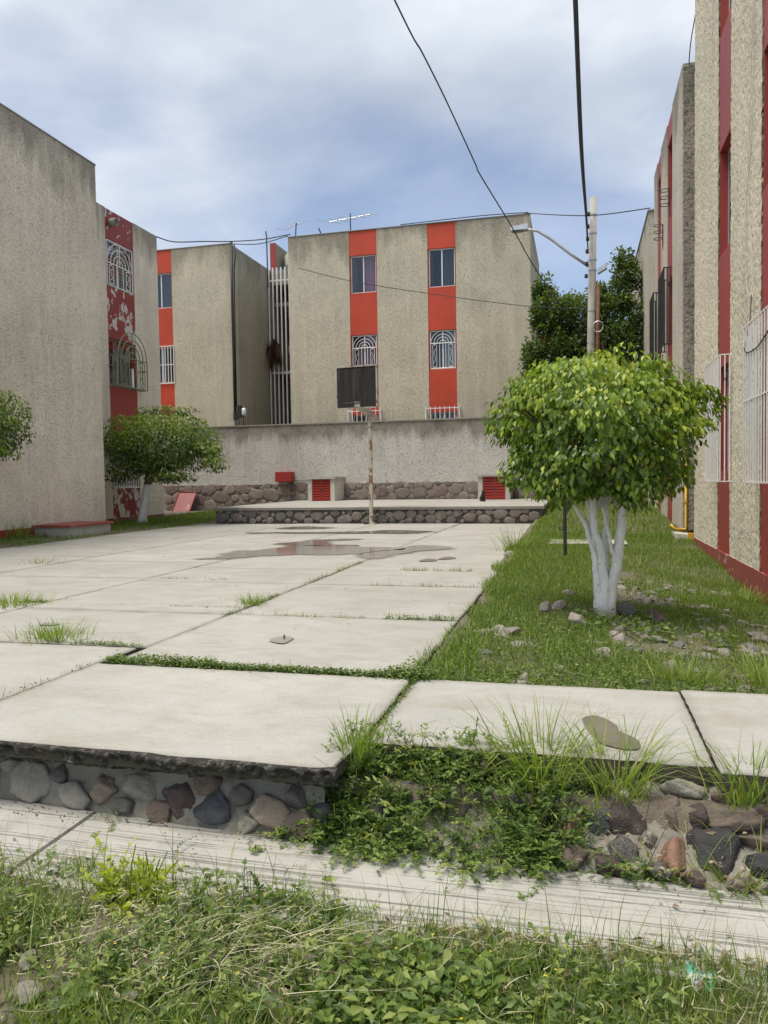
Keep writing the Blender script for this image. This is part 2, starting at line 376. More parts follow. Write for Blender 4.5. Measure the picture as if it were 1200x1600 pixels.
    M['red_lid'] = painted('worn_red_concrete_lid', (.30, .07, .05), (.35, .2, .16), .6)
_special()
def _limestone():  # dusty mix for the shared 'limewashed' lower band of the rear cabinets
    M['lime'] = concrete('limewashed_block', (.56, .53, .46), 2.)
_limestone()
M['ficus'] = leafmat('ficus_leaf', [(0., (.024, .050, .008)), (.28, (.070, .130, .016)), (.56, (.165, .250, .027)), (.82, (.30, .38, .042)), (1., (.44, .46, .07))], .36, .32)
M['ficus_far'] = leafmat('ficus_leaf_small', [(0., (.022, .042, .008)), (.25, (.070, .125, .015)), (.6, (.20, .28, .03)), (1., (.38, .42, .055))], .34, .25)
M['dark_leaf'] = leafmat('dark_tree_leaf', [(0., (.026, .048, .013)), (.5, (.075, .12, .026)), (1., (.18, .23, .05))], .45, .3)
M['grass'] = leafmat('grass_blade', [(0., (.085, .130, .022)), (.4, (.170, .245, .038)), (.7, (.25, .32, .055)), (.88, (.32, .32, .10)), (1., (.44, .39, .22))], .55, .35)
M['weed'] = leafmat('weed_leaf', [(0., (.038, .070, .018)), (.5, (.105, .170, .034)), (.85, (.19, .255, .052)), (1., (.30, .33, .085))], .5, .32)
M['weed_bright'] = leafmat('bright_weed_leaf', [(0., (.20, .26, .02)), (1., (.42, .46, .04))], .45, .4)
M['straw'] = leafmat('dry_straw', [(0., (.16, .17, .07)), (.5, (.36, .34, .20)), (1., (.60, .56, .40))], .7, .1, .3, .8)
M['dry'] = leafmat('dry_leaf', [(0., (.10, .065, .04)), (.5, (.22, .16, .11)), (1., (.42, .34, .25))], .8, .08, .3, .7)
M['frond'] = leafmat('dead_frond', [(0., (.07, .035, .025)), (1., (.2, .11, .08))], .8, .05, .3, .7)
M['stalk'] = plain('weed_stalk', (.085, .08, .04), .8)
M['flower'] = plain('yellow_petal', (.75, .58, .04), .6)

# ------------------------------------------------------------------ object helpers
def link(o, parent=None):
    COL.objects.link(o)
    if parent is not None: o.parent = parent
    return o
def base_of(parent):
    p = Vector((0, 0, 0))
    while parent is not None:
        p += parent.location; parent = parent.parent
    return p
def thing(name, label, cat, loc=(0, 0, 0), group=None, kind=None):
    o = bpy.data.objects.new(name, None); o.location = loc; o.empty_display_size = .1; link(o)
    return tag(o, label, cat, group, kind)
def tag(o, label=None, cat=None, group=None, kind=None):
    if label: o['label'] = label
    if cat: o['category'] = cat
    if group: o['group'] = group
    if kind: o['kind'] = kind
    return o
class MB:
    """collects faces in world coordinates; build() links them as one mesh object under its parent"""
    def __init__(s): s.v, s.f, s.mi = [], [], []
    def add(s, verts, faces, m=0):
        k = len(s.v); s.v += [tuple(x) for x in verts]; s.f += [tuple(i + k for i in f) for f in faces]; s.mi += [m] * len(faces); return s
    def hexa(s, c, m=0):      # 8 corners: index bits x,y,z
        cen = sum((Vector(p) for p in c), Vector()) / 8
        fs = []
        for f in ((0, 1, 3, 2), (4, 6, 7, 5), (0, 4, 5, 1), (2, 3, 7, 6), (0, 2, 6, 4), (1, 5, 7, 3)):
            a, b, d = (Vector(c[i]) for i in f[:3]); nrm = (b - a).cross(d - a)
            fs.append(f if nrm.dot(a - cen) > 0 else f[::-1])
        return s.add(c, fs, m)
    def box(s, x0, x1, y0, y1, z0, z1, m=0):
        return s.hexa([(x, y, z) for x in (x0, x1) for y in (y0, y1) for z in (z0, z1)], m)
    def fbox(s, fr, u0, u1, v0, v1, d0, d1, m=0):
        return s.hexa([fr(u, v, d) for u in (u0, u1) for v in (v0, v1) for d in (d0, d1)], m)
    def tube(s, pts, r, n=6, m=0, cap=True):
        pts = [Vector(p) for p in pts]; rs = r if isinstance(r, (list, tuple)) else [r] * len(pts)
        vs, fs = [], []; prev = None
        for i, p in enumerate(pts):
            t = (pts[min(i + 1, len(pts) - 1)] - pts[max(i - 1, 0)])
            if t.length < 1e-9: t = Vector((0, 0, 1))
            t.normalize()
            a = prev - t * prev.dot(t) if prev is not None else t.orthogonal()
            if a.length < 1e-6: a = t.orthogonal()
            a.normalize(); prev = a; b = t.cross(a)
            for k in range(n):
                q = 2 * math.pi * k / n; vs.append(p + (a * math.cos(q) + b * math.sin(q)) * rs[i])
        for i in range(len(pts) - 1):
            for k in range(n):
                fs.append((i * n + k, i * n + (k + 1) % n, (i + 1) * n + (k + 1) % n, (i + 1) * n + k))
        if cap: fs += [tuple(range(n))[::-1], tuple(range((len(pts) - 1) * n, len(pts) * n))]
        return s.add(vs, fs, m)
    def prism(s, poly, h0, h1, m=0):      # polygon in XY
        n = len(poly); vs = [(x, y, h0) for x, y in poly] + [(x, y, h1) for x, y in poly]
        fs = [tuple(range(n))[::-1], tuple(range(n, 2 * n))] + [(i, (i + 1) % n, n + (i + 1) % n, n + i) for i in range(n)]
        return s.add(vs, fs, m)
    def build(s, name, mats, parent=None, smooth=False):
        b = base_of(parent)
        me = bpy.data.meshes.new(name); me.from_pydata([(x - b[0], y - b[1], z - b[2]) for x, y, z in s.v], [], s.f)
        for mt in (mats if isinstance(mats, (list, tuple)) else [mats]): me.materials.append(M[mt] if isinstance(mt, str) else mt)
        if any(s.mi): me.polygons.foreach_set('material_index', s.mi)
        if smooth: me.polygons.foreach_set('use_smooth', [True] * len(me.polygons))
        me.update()
        return link(bpy.data.objects.new(name, me), parent)

def np_mesh(name, V, F, mat, parent=None, tone=None, smooth=False, kind=None):
    """V (n,3) world, F (m,k) indices; tone: per-vertex float stored as attribute"""
    b = base_of(parent); me = bpy.data.meshes.new(name)
    V = np.asarray(V, np.float32) - np.array(b, np.float32); F = np.asarray(F, np.int32)
    n, k = F.shape
    me.vertices.add(len(V)); me.vertices.foreach_set('co', V.ravel())
    me.loops.add(n * k); me.loops.foreach_set('vertex_index', F.ravel())
    me.polygons.add(n); me.polygons.foreach_set('loop_start', np.arange(0, n * k, k, dtype=np.int32))
    if smooth: me.polygons.foreach_set('use_smooth', np.ones(n, bool))
    me.materials.append(M[mat] if isinstance(mat, str) else mat)
    if tone is not None:
        a = me.attributes.new('tone', 'FLOAT', 'POINT'); a.data.foreach_set('value', np.asarray(tone, np.float32))
    me.update(calc_edges=True); me.validate()
    o = link(bpy.data.objects.new(name, me), parent)
    if kind: o['kind'] = kind
    return o

def copy_at(o, loc, rot=None, scale=None, parent=None):
    c = o.copy(); COL.objects.link(c); c.parent = parent; c.location = Vector(loc) - base_of(parent)
    if rot is not None: c.rotation_euler = rot
    if scale is not None: c.scale = scale
    return c

# ---- numpy value noise
def _h(i, j, k, s):
    n = (i * 374761393 + j * 668265263 + k * 2147483647 + s * 974711) & 0xffffffff
    n = ((n ^ (n >> 13)) * 1274126177) & 0xffffffff
    return ((n ^ (n >> 16)) & 0xffff) / 65535.0
def vnoise(P, scale=1., seed=0, octaves=1):
    P = np.atleast_2d(np.asarray(P, float)); out = np.zeros(len(P)); amp = 1.; tot = 0.
    for o in range(octaves):
        q = P * scale * (2 ** o) + 17.3 * o; i = np.floor(q).astype(np.int64); f = q - i; f = f * f * (3 - 2 * f)
        r = 0
        for dx in (0, 1):
            for dy in (0, 1):
                for dz in (0, 1):
                    w = (f[:, 0] if dx else 1 - f[:, 0]) * (f[:, 1] if dy else 1 - f[:, 1]) * (f[:, 2] if dz else 1 - f[:, 2])
                    r = r + w * _h(i[:, 0] + dx, i[:, 1] + dy, i[:, 2] + dz, seed + o)
        out += amp * r; tot += amp; amp *= .5
    return out / tot

# ---- leaves and blades
LEAF = (np.array([[0, 0, 0], [-.5, .38, .10], [.5, .38, .10], [0, .42, 0], [-.30, .72, .04], [.30, .72, .04], [0, 1., -.10], [0, .75, -.03]], float),
        np.array([[0, 3, 1], [0, 2, 3], [1, 3, 4], [3, 7, 4], [3, 2, 5], [3, 5, 7], [4, 7, 6], [7, 5, 6]]))
LEAF4 = (np.array([[0, 0, 0], [-.5, .45, .08], [.5, .45, .08], [0, 1., -.06]], float), np.array([[0, 2, 1], [1, 2, 3]]))
def norm(a): return a / np.maximum(np.linalg.norm(a, axis=1, keepdims=True), 1e-9)
def leaves(pos, axis, nrm, length, width, tone, template=LEAF):
    """leaf cards: axis = base to tip, nrm = upper face"""
    T, F = template
    a = norm(axis); s = norm(np.cross(a, nrm)); n = np.cross(s, a)
    L = np.asarray(length)[:, None, None]; W = np.asarray(width)[:, None, None]
    V = pos[:, None, :] + s[:, None, :] * (T[None, :, 0:1] * W) + a[:, None, :] * (T[None, :, 1:2] * L) + n[:, None, :] * (T[None, :, 2:3] * L)
    N, k = len(pos), len(T)
    FF = (F[None] + (np.arange(N) * k)[:, None, None]).reshape(-1, 3)
    return V.reshape(-1, 3), FF, np.repeat(tone, k)
def blades(pos, h, w, lean, azim, curl, tone, seg=3):
    """grass blades: tapered strips that bend over towards azim"""
    N = len(pos); t = np.linspace(0, 1, seg + 1)
    d = np.stack([np.cos(azim), np.sin(azim), np.zeros(N)], 1); side = np.stack([-np.sin(azim), np.cos(azim), np.zeros(N)], 1)
    rot = rng.uniform(0, 2 * np.pi, N); side = side * np.cos(rot)[:, None] + d * np.sin(rot)[:, None] * .6
    V = []
    for i, ti in enumerate(t):
        out = lean * ti + curl * ti * ti
        zz = np.sqrt(np.maximum(1 - np.minimum(out, .98) ** 2 * .8, .05)) * ti
        c = pos + d * (out * h)[:, None] + np.array([0, 0, 1.]) * (zz * h)[:, None]
        ww = (w * (1 - ti) ** .7)[:, None] * .5
        if i < seg: V += [c - side * ww, c + side * ww]
        else: V += [c]
    V = np.stack(V, 1); k = 2 * seg + 1
    F = []
    for i in range(seg - 1): F += [[2 * i, 2 * i + 1, 2 * i + 3], [2 * i, 2 * i + 3, 2 * i + 2]]
    F += [[2 * seg - 2, 2 * seg - 1, 2 * seg]]
    FF = (np.array(F)[None] + (np.arange(N) * k)[:, None, None]).reshape(-1, 3)
    return V.reshape(-1, 3), FF, np.repeat(tone, k)
def joinm(*parts):
    V, F, T = [], [], []; k = 0
    for v, f, t in parts:
        V.append(v); F.append(f + k); T.append(t); k += len(v)
    return np.concatenate(V), np.concatenate(F), np.concatenate(T)

# ---- rocks
def ico(sub):
    bm = bmesh.new(); bmesh.ops.create_icosphere(bm, subdivisions=sub, radius=1.)
    V = np.array([v.co[:] for v in bm.verts]); F = np.array([[v.index for v in f.verts] for f in bm.faces]); bm.free(); return V, F
ICO = {s: ico(s) for s in (1, 2, 3, 4)}
def rock_mesh(name, sub, mat, seed, planes=9, rough=.05, flat=.0, smooth=True, poly=False, off=(.62, .88)):
    r = np.random.default_rng(seed); D, F = ICO[sub]; D = norm(D)
    rad = np.full(len(D), 1.0)
    for _ in range(planes):
        n = norm(r.normal(size=(1, 3)))[0]; dd = r.uniform(*off); c = D @ n
        rad = np.where(c > 1e-3, np.minimum(rad, dd / np.maximum(c, 1e-3)), rad)
    if poly:            # a wall stone: polygon outline seen from the front, gently domed face
        k = r.integers(5, 8); ang = (np.arange(k) + r.uniform(-.28, .28, k)) * 2 * np.pi / k + r.uniform(0, 6)
        rad = (np.abs(D) ** 5).sum(1) ** (-1 / 5)
        for a in ang:
            c = D @ np.array([np.cos(a), 0, np.sin(a)]); rad = np.where(c > 1e-3, np.minimum(rad, r.uniform(.74, .9) / np.maximum(c, 1e-3)), rad)
    rad += (vnoise(D, 2.6, seed, 3) - .5) * rough * 2
    if rough > .04: rad += (vnoise(D, 9., seed + 3, 2) - .5) * rough * .9
    V = D * rad[:, None]
    V /= np.abs(V).max(0)
    me = bpy.data.meshes.new(name); me.from_pydata(V.tolist(), [], F.tolist()); me.materials.append(M[mat])
    if smooth: me.polygons.foreach_set('use_smooth', [True] * len(me.polygons))
    me.update(); return me
def rock(name, me, loc, size, rot=None, parent=None):
    o = bpy.data.objects.new(name, me); link(o, parent); o.location = Vector(loc) - base_of(parent); o.scale = size
    o.rotation_euler = rot if rot is not None else (random.uniform(-.3, .3), random.uniform(-.3, .3), random.uniform(0, 6.28)); return o

# facade frames: u along the wall, v up, d outwards
def FR(Y): return lambda u, v, d: (u, Y - d, v)
def FL(X): return lambda u, v, d: (X + d, u, v)
def FRt(X): return lambda u, v, d: (X - d, u, v)
def part(name, mat, parent, fr, *b):
    return MB().fbox(fr, *b).build(name, mat, parent)

# ================================================================== SETTING
def yb(x): return 2.47 - .04 * (x + .1)          # back line of the kerb
def sstep(a, b, t): t = np.clip((t - a) / (b - a), 0, 1); return t * t * (3 - 2 * t)
def gz(x, y):
    """height of the soil"""
    x = np.asarray(x, float); y = np.asarray(y, float)
    P = np.stack([x.ravel(), y.ravel(), np.zeros(x.size)], 1)
    nz = ((vnoise(P, 1.3, 3, 3) - .5) * .07 + (vnoise(P, 7., 9, 2) - .5) * .018).reshape(x.shape)
    z = -.02 - .07 * np.clip(x + .8, 0, 2.6) * np.clip((13 - y) / 5, 0, 1) + np.clip(y - 8, 0, 12) * .012 * (x > -.95) + nz * .8
    z = np.where((y > 13) & (x > -.95), z + np.clip(y - 13, 0, 6) * .035 * np.clip((x + .95) / .8, 0, 1), z)
    z = np.where(x < -8.9, .005 + np.clip(-x - 9, 0, 1) * .02 + np.clip(y - 16, 0, 5) * .01 + nz * .4, z)
    under = ((x > -8.80) & (x < -.93) & (y > 3.5) & (y < 17.05)) | ((y > 2.5) & (y < 3.75))
    z = np.where(under, -.11, z)
    verge = -.282 + nz * .5 - sstep(1.9, 1.2, y) * .03
    z = np.where(y < yb(x) - .42, verge, z)
    z = np.where((y >= yb(x) - .42) & (y < 2.62), -.44, z)
    z = np.where((y > 23.3) & (x < -.6), 1.25 + nz * .2, z)
    z = np.where((y > 24.5) & (x >= -.6), np.minimum(1.25, .35 + (y - 24.5) * .3), z)
    return z
def axis(*segs):
    out = []
    for a, b, s in segs: out += list(np.arange(a, b, s))
    return np.array(out + [segs[-1][1]])
gx = axis((-3000, -300, 900), (-300, -30, 45), (-30, -9.2, 1.3), (-9.2, -8.7, .1), (-8.7, -3, .5), (-3, 2.2, .07), (2.2, 8, .8), (8, 30, 5), (30, 300, 45), (300, 3000, 900))
gy = axis((-3000, -300, 900), (-300, -20, 40), (-20, 1, 1.5), (1, 6.6, .07), (6.6, 18, .25), (18, 23, .7), (23, 23.6, .15), (23.6, 40, 1.5), (40, 300, 30), (300, 3000, 900))
GX, GY = np.meshgrid(gx, gy); GZ = gz(GX, GY)
nxg, nyg = len(gx), len(gy)
idx = np.arange(nxg * nyg).reshape(nyg, nxg)
Fg = np.stack([idx[:-1, :-1], idx[:-1, 1:], idx[1:, 1:], idx[1:, :-1]], -1).reshape(-1, 4)
ground = np_mesh('ground', np.stack([GX.ravel(), GY.ravel(), GZ.ravel()], 1), Fg, 'soil', smooth=True)
tag(ground, 'brown soil of the verge and the yard under the grass', 'ground', kind='structure')

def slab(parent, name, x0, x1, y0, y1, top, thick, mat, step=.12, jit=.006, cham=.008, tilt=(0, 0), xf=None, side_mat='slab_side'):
    per = []
    def side(ax, ay, bx, by):
        L = math.hypot(bx - ax, by - ay); n = max(2, int(L / step))
        for i in range(n):
            t = i / n; per.append([ax + (bx - ax) * t, ay + (by - ay) * t])
    side(x0, y0, x1, y0); side(x1, y0, x1, y1); side(x1, y1, x0, y1); side(x0, y1, x0, y0)
    per = [[px + random.uniform(-jit, jit), py + random.uniform(-jit, jit)] for px, py in per]
    if xf: per = [list(xf(px, py)) for px, py in per]
    cx, cy = (x0 + x1) / 2, (y0 + y1) / 2
    zt = lambda px, py: top + (px - cx) * tilt[0] + (py - cy) * tilt[1]
    n = len(per); mb = MB()
    inner = []
    for px, py in per:
        d = math.hypot(px - cx, py - cy); k = 1 - cham * random.uniform(.6, 1.8) / d; inner.append((cx + (px - cx) * k, cy + (py - cy) * k))
    V = [(px, py, top - thick) for px, py in per] + [(px, py, zt(px, py) - cham) for px, py in per] + [(px, py, zt(px, py)) for px, py in inner]
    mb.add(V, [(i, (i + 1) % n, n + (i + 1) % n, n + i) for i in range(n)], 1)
    wi = min(.10, (x1 - x0) * .2)
    for px, py in inner:
        kx, ky = 1 - wi / max(.05, (x1 - x0) / 2), 1 - wi / max(.05, (y1 - y0) / 2); qx, qy = cx + (px - cx) * kx, cy + (py - cy) * ky; mb.v.append((qx, qy, zt(qx, qy)))
    mb.f += [(j * n + i, j * n + (i + 1) % n, (j + 1) * n + (i + 1) % n, (j + 1) * n + i) for j in (1, 2) for i in range(n)] + [tuple(range(3 * n, 4 * n))]; mb.mi += [0] * (2 * n + 1)
    o = mb.build(name, [mat, side_mat], parent); at_ = o.data.attributes.new('edge', 'FLOAT', 'POINT'); at_.data.foreach_set('value', [1.] * (3 * n) + [0.] * n)
    return o

# ---- the court: cast concrete bays with open joints
court = thing('court', 'pale concrete ball court cast in large bays', 'court', (-4.9, 10, 0), kind='structure')
MB().box(-8.85, -.90, 3.80, 16.98, -.105, -.045).build('joint_filler', 'soil', court)
rows = [3.755, 5.32, 7.0, 8.2, 10.0, 11.03, 12.4, 13.85, 15.45, 16.99]
cols = [-8.92, -6.44, -4.40, -2.56, -.82]
for ci in range(4):
    rr = list(rows)
    if ci <= 2: rr[0] = 4.17
    if ci == 0: rr = [4.17, 5.9, 7.6, 9.3, 11.03, 12.8, 14.4, 15.9, 16.99]
    if ci == 1: rr = [4.17, 5.6, 7.2, 8.75, 10.35, 11.9, 13.4, 15.2, 16.99]
    for a, b in zip(rr[:-1], rr[1:]):
        near = a < 7
        jit = .007 if near else .009
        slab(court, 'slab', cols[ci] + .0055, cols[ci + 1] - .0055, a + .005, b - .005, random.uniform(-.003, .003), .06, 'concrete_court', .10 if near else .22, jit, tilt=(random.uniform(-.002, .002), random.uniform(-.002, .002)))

# ---- the sidewalk along the street edge
walk = thing('sidewalk', 'pale concrete sidewalk slabs with a broken front edge', 'sidewalk', (-.5, 3.1, 0), kind='structure')
def front1(x):       # broken front line of the big slab
    p = np.array([[x, 0, 0]]); return 2.462 + (vnoise(p, 5., 21, 3)[0] - .5) * .035 + .02 * math.exp(-((x + .82) / .05) ** 2)
def xf1(px, py):
    if py < 2.55: py = front1(px) + .020
    if py < 2.75 and px > -.9: px -= (2.75 - py) * .06
    return px, py
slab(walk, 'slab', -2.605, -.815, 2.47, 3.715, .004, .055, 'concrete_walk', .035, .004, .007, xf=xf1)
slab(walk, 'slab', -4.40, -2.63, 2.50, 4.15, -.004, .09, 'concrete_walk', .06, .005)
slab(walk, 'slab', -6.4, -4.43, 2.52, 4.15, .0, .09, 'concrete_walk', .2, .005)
MB().box(-.9, 3.1, 2.95, 3.72, -.10, -.022).build('joint_filler', 'soil', walk)
slab(walk, 'slab', -.792, .450, 2.805, 3.745, -.002, .066, 'concrete_walk', .03, .0025, .005, xf=lambda px, py: (px, py + (vnoise([[px, 0, 5]], 6., 2, 2)[0] - .5) * .022 if py < 2.9 else py))
slab(walk, 'slab', .460, 1.75, 2.74, 3.765, .002, .066, 'concrete_walk', .04, .0025, .005)
slab(walk, 'slab', 1.765, 3.2, 2.72, 3.77, .0, .085, 'concrete_walk', .1, .004, .006)
# broken, overhanging edge of the big slab: real relief of aggregate
def rough_strip(name, xs, rows_, fn, mat, parent):
    P = np.array([[fn(x, t) for x in xs] for t in rows_]).reshape(-1, 3)
    n, m = len(rows_), len(xs); ii = np.arange(n * m).reshape(n, m)
    F = np.stack([ii[:-1, :-1], ii[:-1, 1:], ii[1:, 1:], ii[1:, :-1]], -1).reshape(-1, 4)
    return P, F
xs = np.arange(-2.62, -.80, .010); ts = np.linspace(0, 1, 12)
P, F = rough_strip('', xs, ts, lambda x, t: (x, front1(x) + .024 - .026 * min(1., t * 11.) + .06 * max(0., t - .09) ** 2, .0075 - .004 * min(1., t * 11.) - .082 * max(0., t - .09)), None, None)
n1 = vnoise(P, 38., 5, 2) - .5; n2 = vnoise(P, 14., 8, 2) - .5
fade = np.repeat(np.clip((ts - .08) * 5, 0, 1), len(xs))
P[:, 1] -= (n1 * .050 + n2 * .055) * fade; P[:, 2] += (vnoise(P, 20., 4, 2) - .5) * .02 * fade * np.repeat(ts > .08, len(xs))
np_mesh('broken_edge', P, F, 'broken', walk, smooth=False)

# ---- low kerb of broom-finished concrete
kerb = thing('kerb', 'broom-finished pale concrete kerb strip along the verge', 'kerb', (-.6, 2.25, -.27), kind='structure')
def kslab(x0, x1, top):
    xs = np.linspace(x0, x1, int((x1 - x0) / .05) + 1)
    f = lambda x: yb(x) - .45 + (vnoise([[x, 1, 1]], 4., 3, 2)[0] - .5) * .03
    poly = [(x, f(x)) for x in xs] + [(x, yb(x) + .03 + (vnoise([[x, 7, 1]], 8., 3, 2)[0] - .5) * .02) for x in xs[::-1]]
    n = len(poly); cx, cy = (x0 + x1) / 2, yb((x0 + x1) / 2) - .2
    inn = [(x + (.003 if x < cx else -.003) * (i in (0, n - 1, len(xs) - 1, len(xs))), y + (.012 if y < yb(x) - .2 else -.012)) for i, (x, y) in enumerate(poly)]
    zt = lambda x: top + (vnoise([[x, 2, 2]], 1.5, 3)[0] - .5) * .012
    V = [(x, y, top - .14) for x, y in poly] + [(x, y, zt(x) - .010) for x, y in poly] + [(x, y, zt(x)) for x, y in inn]
    F = [(i, (i + 1) % n, n + (i + 1) % n, n + i) for i in range(n)] + [(n + i, n + (i + 1) % n, 2 * n + (i + 1) % n, 2 * n + i) for i in range(n)] + [tuple(range(2 * n, 3 * n))]
    MB().add(V, F).build('slab', 'broomed', kerb)
kslab(-1.811, 2.4, -.270); kslab(-5.0, -1.821, -.267)

# ---- stonework between sidewalk and kerb
near_rocks = [rock_mesh('rubble_stone', 4, 'stone_near', 100 + i, planes=random.randint(12, 18), rough=random.choice((.05, .08, .12)), off=(.50, .82)) for i in range(8)]
block_rocks = [rock_mesh('footing_stone', 4, 'stone_near', 140 + i, planes=3, rough=random.choice((.06, .09, .12)), poly=True) for i in range(8)]
def tinted(i, col, base='stone_near', pores=1.):
    n = NT('rubble_stone_tint'); f = n.noise(26, 6, .68); g = n.noise(110, 3, .6)
    c = n.mix(n.ramp(f, [(.32, 0.), (.75, .75)]), col, tuple(x * .42 for x in col))
    c = n.mix(n.ramp(n.noise(12, 5), [(.56, 0.), (.74, .5)]), c, tuple(min(.6, x * 1.5 + .08) for x in col))
    return n.fin(c, .85, n.bump(n.math('ADD', f, n.math('MULTIPLY', g, .6)), .9, .014 * pores))
SC = {'brown': (.18, .135, .108), 'dark': (.060, .057, .057), 'pit': (.10, .078, .068), 'orange': (.29, .165, .11), 'blue': (.095, .098, .104), 'grey': (.14, .13, .12), 'tan': (.28, .225, .17), 'pale': (.32, .295, .25), 'maroon': (.13, .092, .086)}
TM = {k: tinted(0, c, pores=1.6 if k in ('pit', 'maroon', 'dark') else .8) for k, c in SC.items()}
def tint_rock(i, kind, src=None):
    me = (src or near_rocks)[i % 8].copy(); me.materials.clear(); me.materials.append(TM[kind]); return me
foot = thing('stone_footing', 'stone and mortar footing under the broken slab', 'stone wall', (-1.6, 2.6, -.3))
xs = np.arange(-3.2, -.88, .014); ts = np.linspace(0, 1, 16)
P, F = rough_strip('', xs, ts, lambda x, t: (x, yb(x) + .115 - .09 * t, -.085 - .21 * t), None, None)
P[:, 1] -= (vnoise(P, 11., 31, 3) - .5) * .045 + (vnoise(P, 45., 32, 2) - .5) * .024
np_mesh('mortar', P, F, 'mortar_dull', foot)
lst = [(-2.27, .32, .052, 'pale'), (-2.15, .58, .075, 'pale'), (-2.02, .40, .045, 'grey'), (-1.93, .72, .06, 'pale'), (-1.80, .55, .055, 'tan'), (-1.70, .78, .035, 'grey'), (-1.63, .50, .062, 'pale'), (-1.55, .82, .04, 'brown'), (-1.47, .55, .068, 'maroon'), (-1.36, .30, .04, 'brown'), (-1.32, .68, .066, 'blue'), (-1.22, .42, .036, 'grey'), (-1.17, .80, .042, 'pale'), (-1.09, .60, .060, 'tan'), (-.99, .38, .04, 'grey'), (-.965, .76, .048, 'brown'), (-.90, .52, .05, 'blue'), (-2.40, .6, .07, 'brown'), (-2.56, .5, .06, 'grey'), (-2.72, .6, .07, 'tan'), (-2.9, .5, .07, 'pale')]
for i, (x, t, w, k) in enumerate(lst):
    rock('stone', tint_rock(i, k, block_rocks if i % 2 else near_rocks), (x, yb(x) + .130 - .09 * t, -.085 - .21 * t), (w * 1.38, .056, w * random.uniform(.85, 1.2)), (-.35 + random.uniform(-.15, .15), random.uniform(-.5, .5), random.uniform(-.15, .15)), foot)
rub = thing('rubble_bank', 'sloping bank of dark and orange stones set in mortar below the sidewalk', 'stone wall', (.3, 2.65, -.25))
def bank(x, t):        # t 0 under the slab, 1 at the kerb
    y0, y1 = 2.86, yb(x) + .015
    return (x, y0 + (y1 - y0) * t, -.045 - .235 * (t ** .85))
xs = np.arange(-1.02, 1.9, .011); ts = np.linspace(0, 1, 44)
P, F = rough_strip('', xs, ts, bank, None, None)
P[:, 2] += (vnoise(P, 9., 41, 3) - .5) * .07 + (vnoise(P, 40., 42, 2) - .5) * .030 + (vnoise(P, 90., 43, 1) - .5) * .008
np_mesh('mortar', P, F, 'mortar_dull', rub)
# (x, t, half width, half height, kind)
stones = [(.293, .36, .047, .058, 'brown'), (.375, .40, .036, .042, 'pit'), (.505, .42, .085, .036, 'brown'), (.60, .36, .07, .045, 'maroon'), (.430, .66, .084, .080, 'dark'), (.292, .78, .050, .062, 'orange'),
          (.165, .50, .066, .060, 'pit'), (.072, .50, .045, .050, 'blue'), (.135, .74, .052, .050, 'grey'), (.555, .76, .062, .046, 'dark'), (.545, .57, .055, .022, 'brown'), (-.035, .62, .045, .055, 'orange'), (-.02, .84, .05, .042, 'brown'),
          (-.33, .12, .046, .034, 'brown'), (.055, .20, .052, .040, 'maroon'), (.36, .17, .075, .026, 'pale'), (.22, .62, .030, .028, 'pale'), (.48, .21, .05, .025, 'brown'), (.345, .93, .036, .026, 'maroon'), (.66, .62, .05, .05, 'grey'), (.72, .84, .06, .05, 'brown'),
          (.80, .42, .08, .07, 'dark'), (-.20, .42, .05, .045, 'grey'), (-.42, .50, .055, .045, 'brown'), (-.62, .40, .06, .05, 'blue'), (-.72, .66, .05, .05, 'dark'), (.235, .90, .04, .028, 'grey'), (.475, .93, .045, .025, 'brown'), (.95, .66, .08, .06, 'tan'), (.14, .30, .04, .03, 'pale'), (.10, .90, .05, .03, 'maroon'), (.60, .93, .05, .028, 'pit')]
stones += [(random.uniform(.85, 1.85), random.uniform(.15, .95), random.uniform(.04, .08), random.uniform(.03, .06), random.choice(list(SC))) for _ in range(22)]
for i, (x, t, w, h, k) in enumerate(stones):
    p = bank(x, t)
    rock('stone', tint_rock(i, k), (p[0], p[1], p[2] + .004), (w * 1.22, .06, h * 1.22), (-.75 + random.uniform(-.15, .15), random.uniform(-.3, .3), random.uniform(-.2, .2)), rub)

# ---- retaining wall of the upper terrace with its polygonal stone base
retain = thing('retaining_wall', 'long grey plastered retaining wall with stone base behind the raised platform', 'wall', (-7, 23.2, 0))
MB().box(-15.5, -.6, 23.1, 23.35, .90, 2.79).build('plaster_face', 'stucco_retain', retain)
MB().box(-15.52, -.58, 23.07, 23.38, 2.79, 2.83).build('coping', 'concrete_dark', retain)
MB().box(-15.5, -.6, 23.12, 23.33, -.2, .90).build('stone_base', 'mortar_rear', retain)
rear_rocks = [rock_mesh('base_stone', 3, 'stone_rear', 200 + i, planes=0, rough=.05, poly=True) for i in range(8)]
def stone_field(parent, meshes, x0, x1, y, z0, z1, rmin, rmax, tries, depth=.05, fit=.92):
    # fitted rubble: darts of unequal size thrown into the band, biggest first
    got = []
    for k in range(tries):
        r = rmax - (rmax - rmin) * (k / tries) ** .7; a = random.uniform(1.0, 1.75)
        x = random.uniform(x0 + r, x1 - r); z = random.uniform(z0 + r * .7, z1 - r * .7)
        if all(((x - gx_) / (a * .5 + ga * .5)) ** 2 + (z - gz_) ** 2 > ((r + gr_) * fit) ** 2 for gx_, gz_, gr_, ga in got if abs(x - gx_) < .8): got.append((x, z, r, a))
    for x, z, r, a in got:
        rock('stone', random.choice(meshes), (x, y + random.uniform(-.012, .012), z), (r * a * 1.12, depth, r * 1.12), (0, random.choice((0, math.pi)) + random.uniform(-.35, .35), 0), parent)
stone_field(retain, rear_rocks, -13.4, -8.7, 23.118, .02, .92, .06, .18, 2600)
stone_field(retain, rear_rocks, -8.7, -.7, 23.118, .38, .92, .055, .17, 2600)

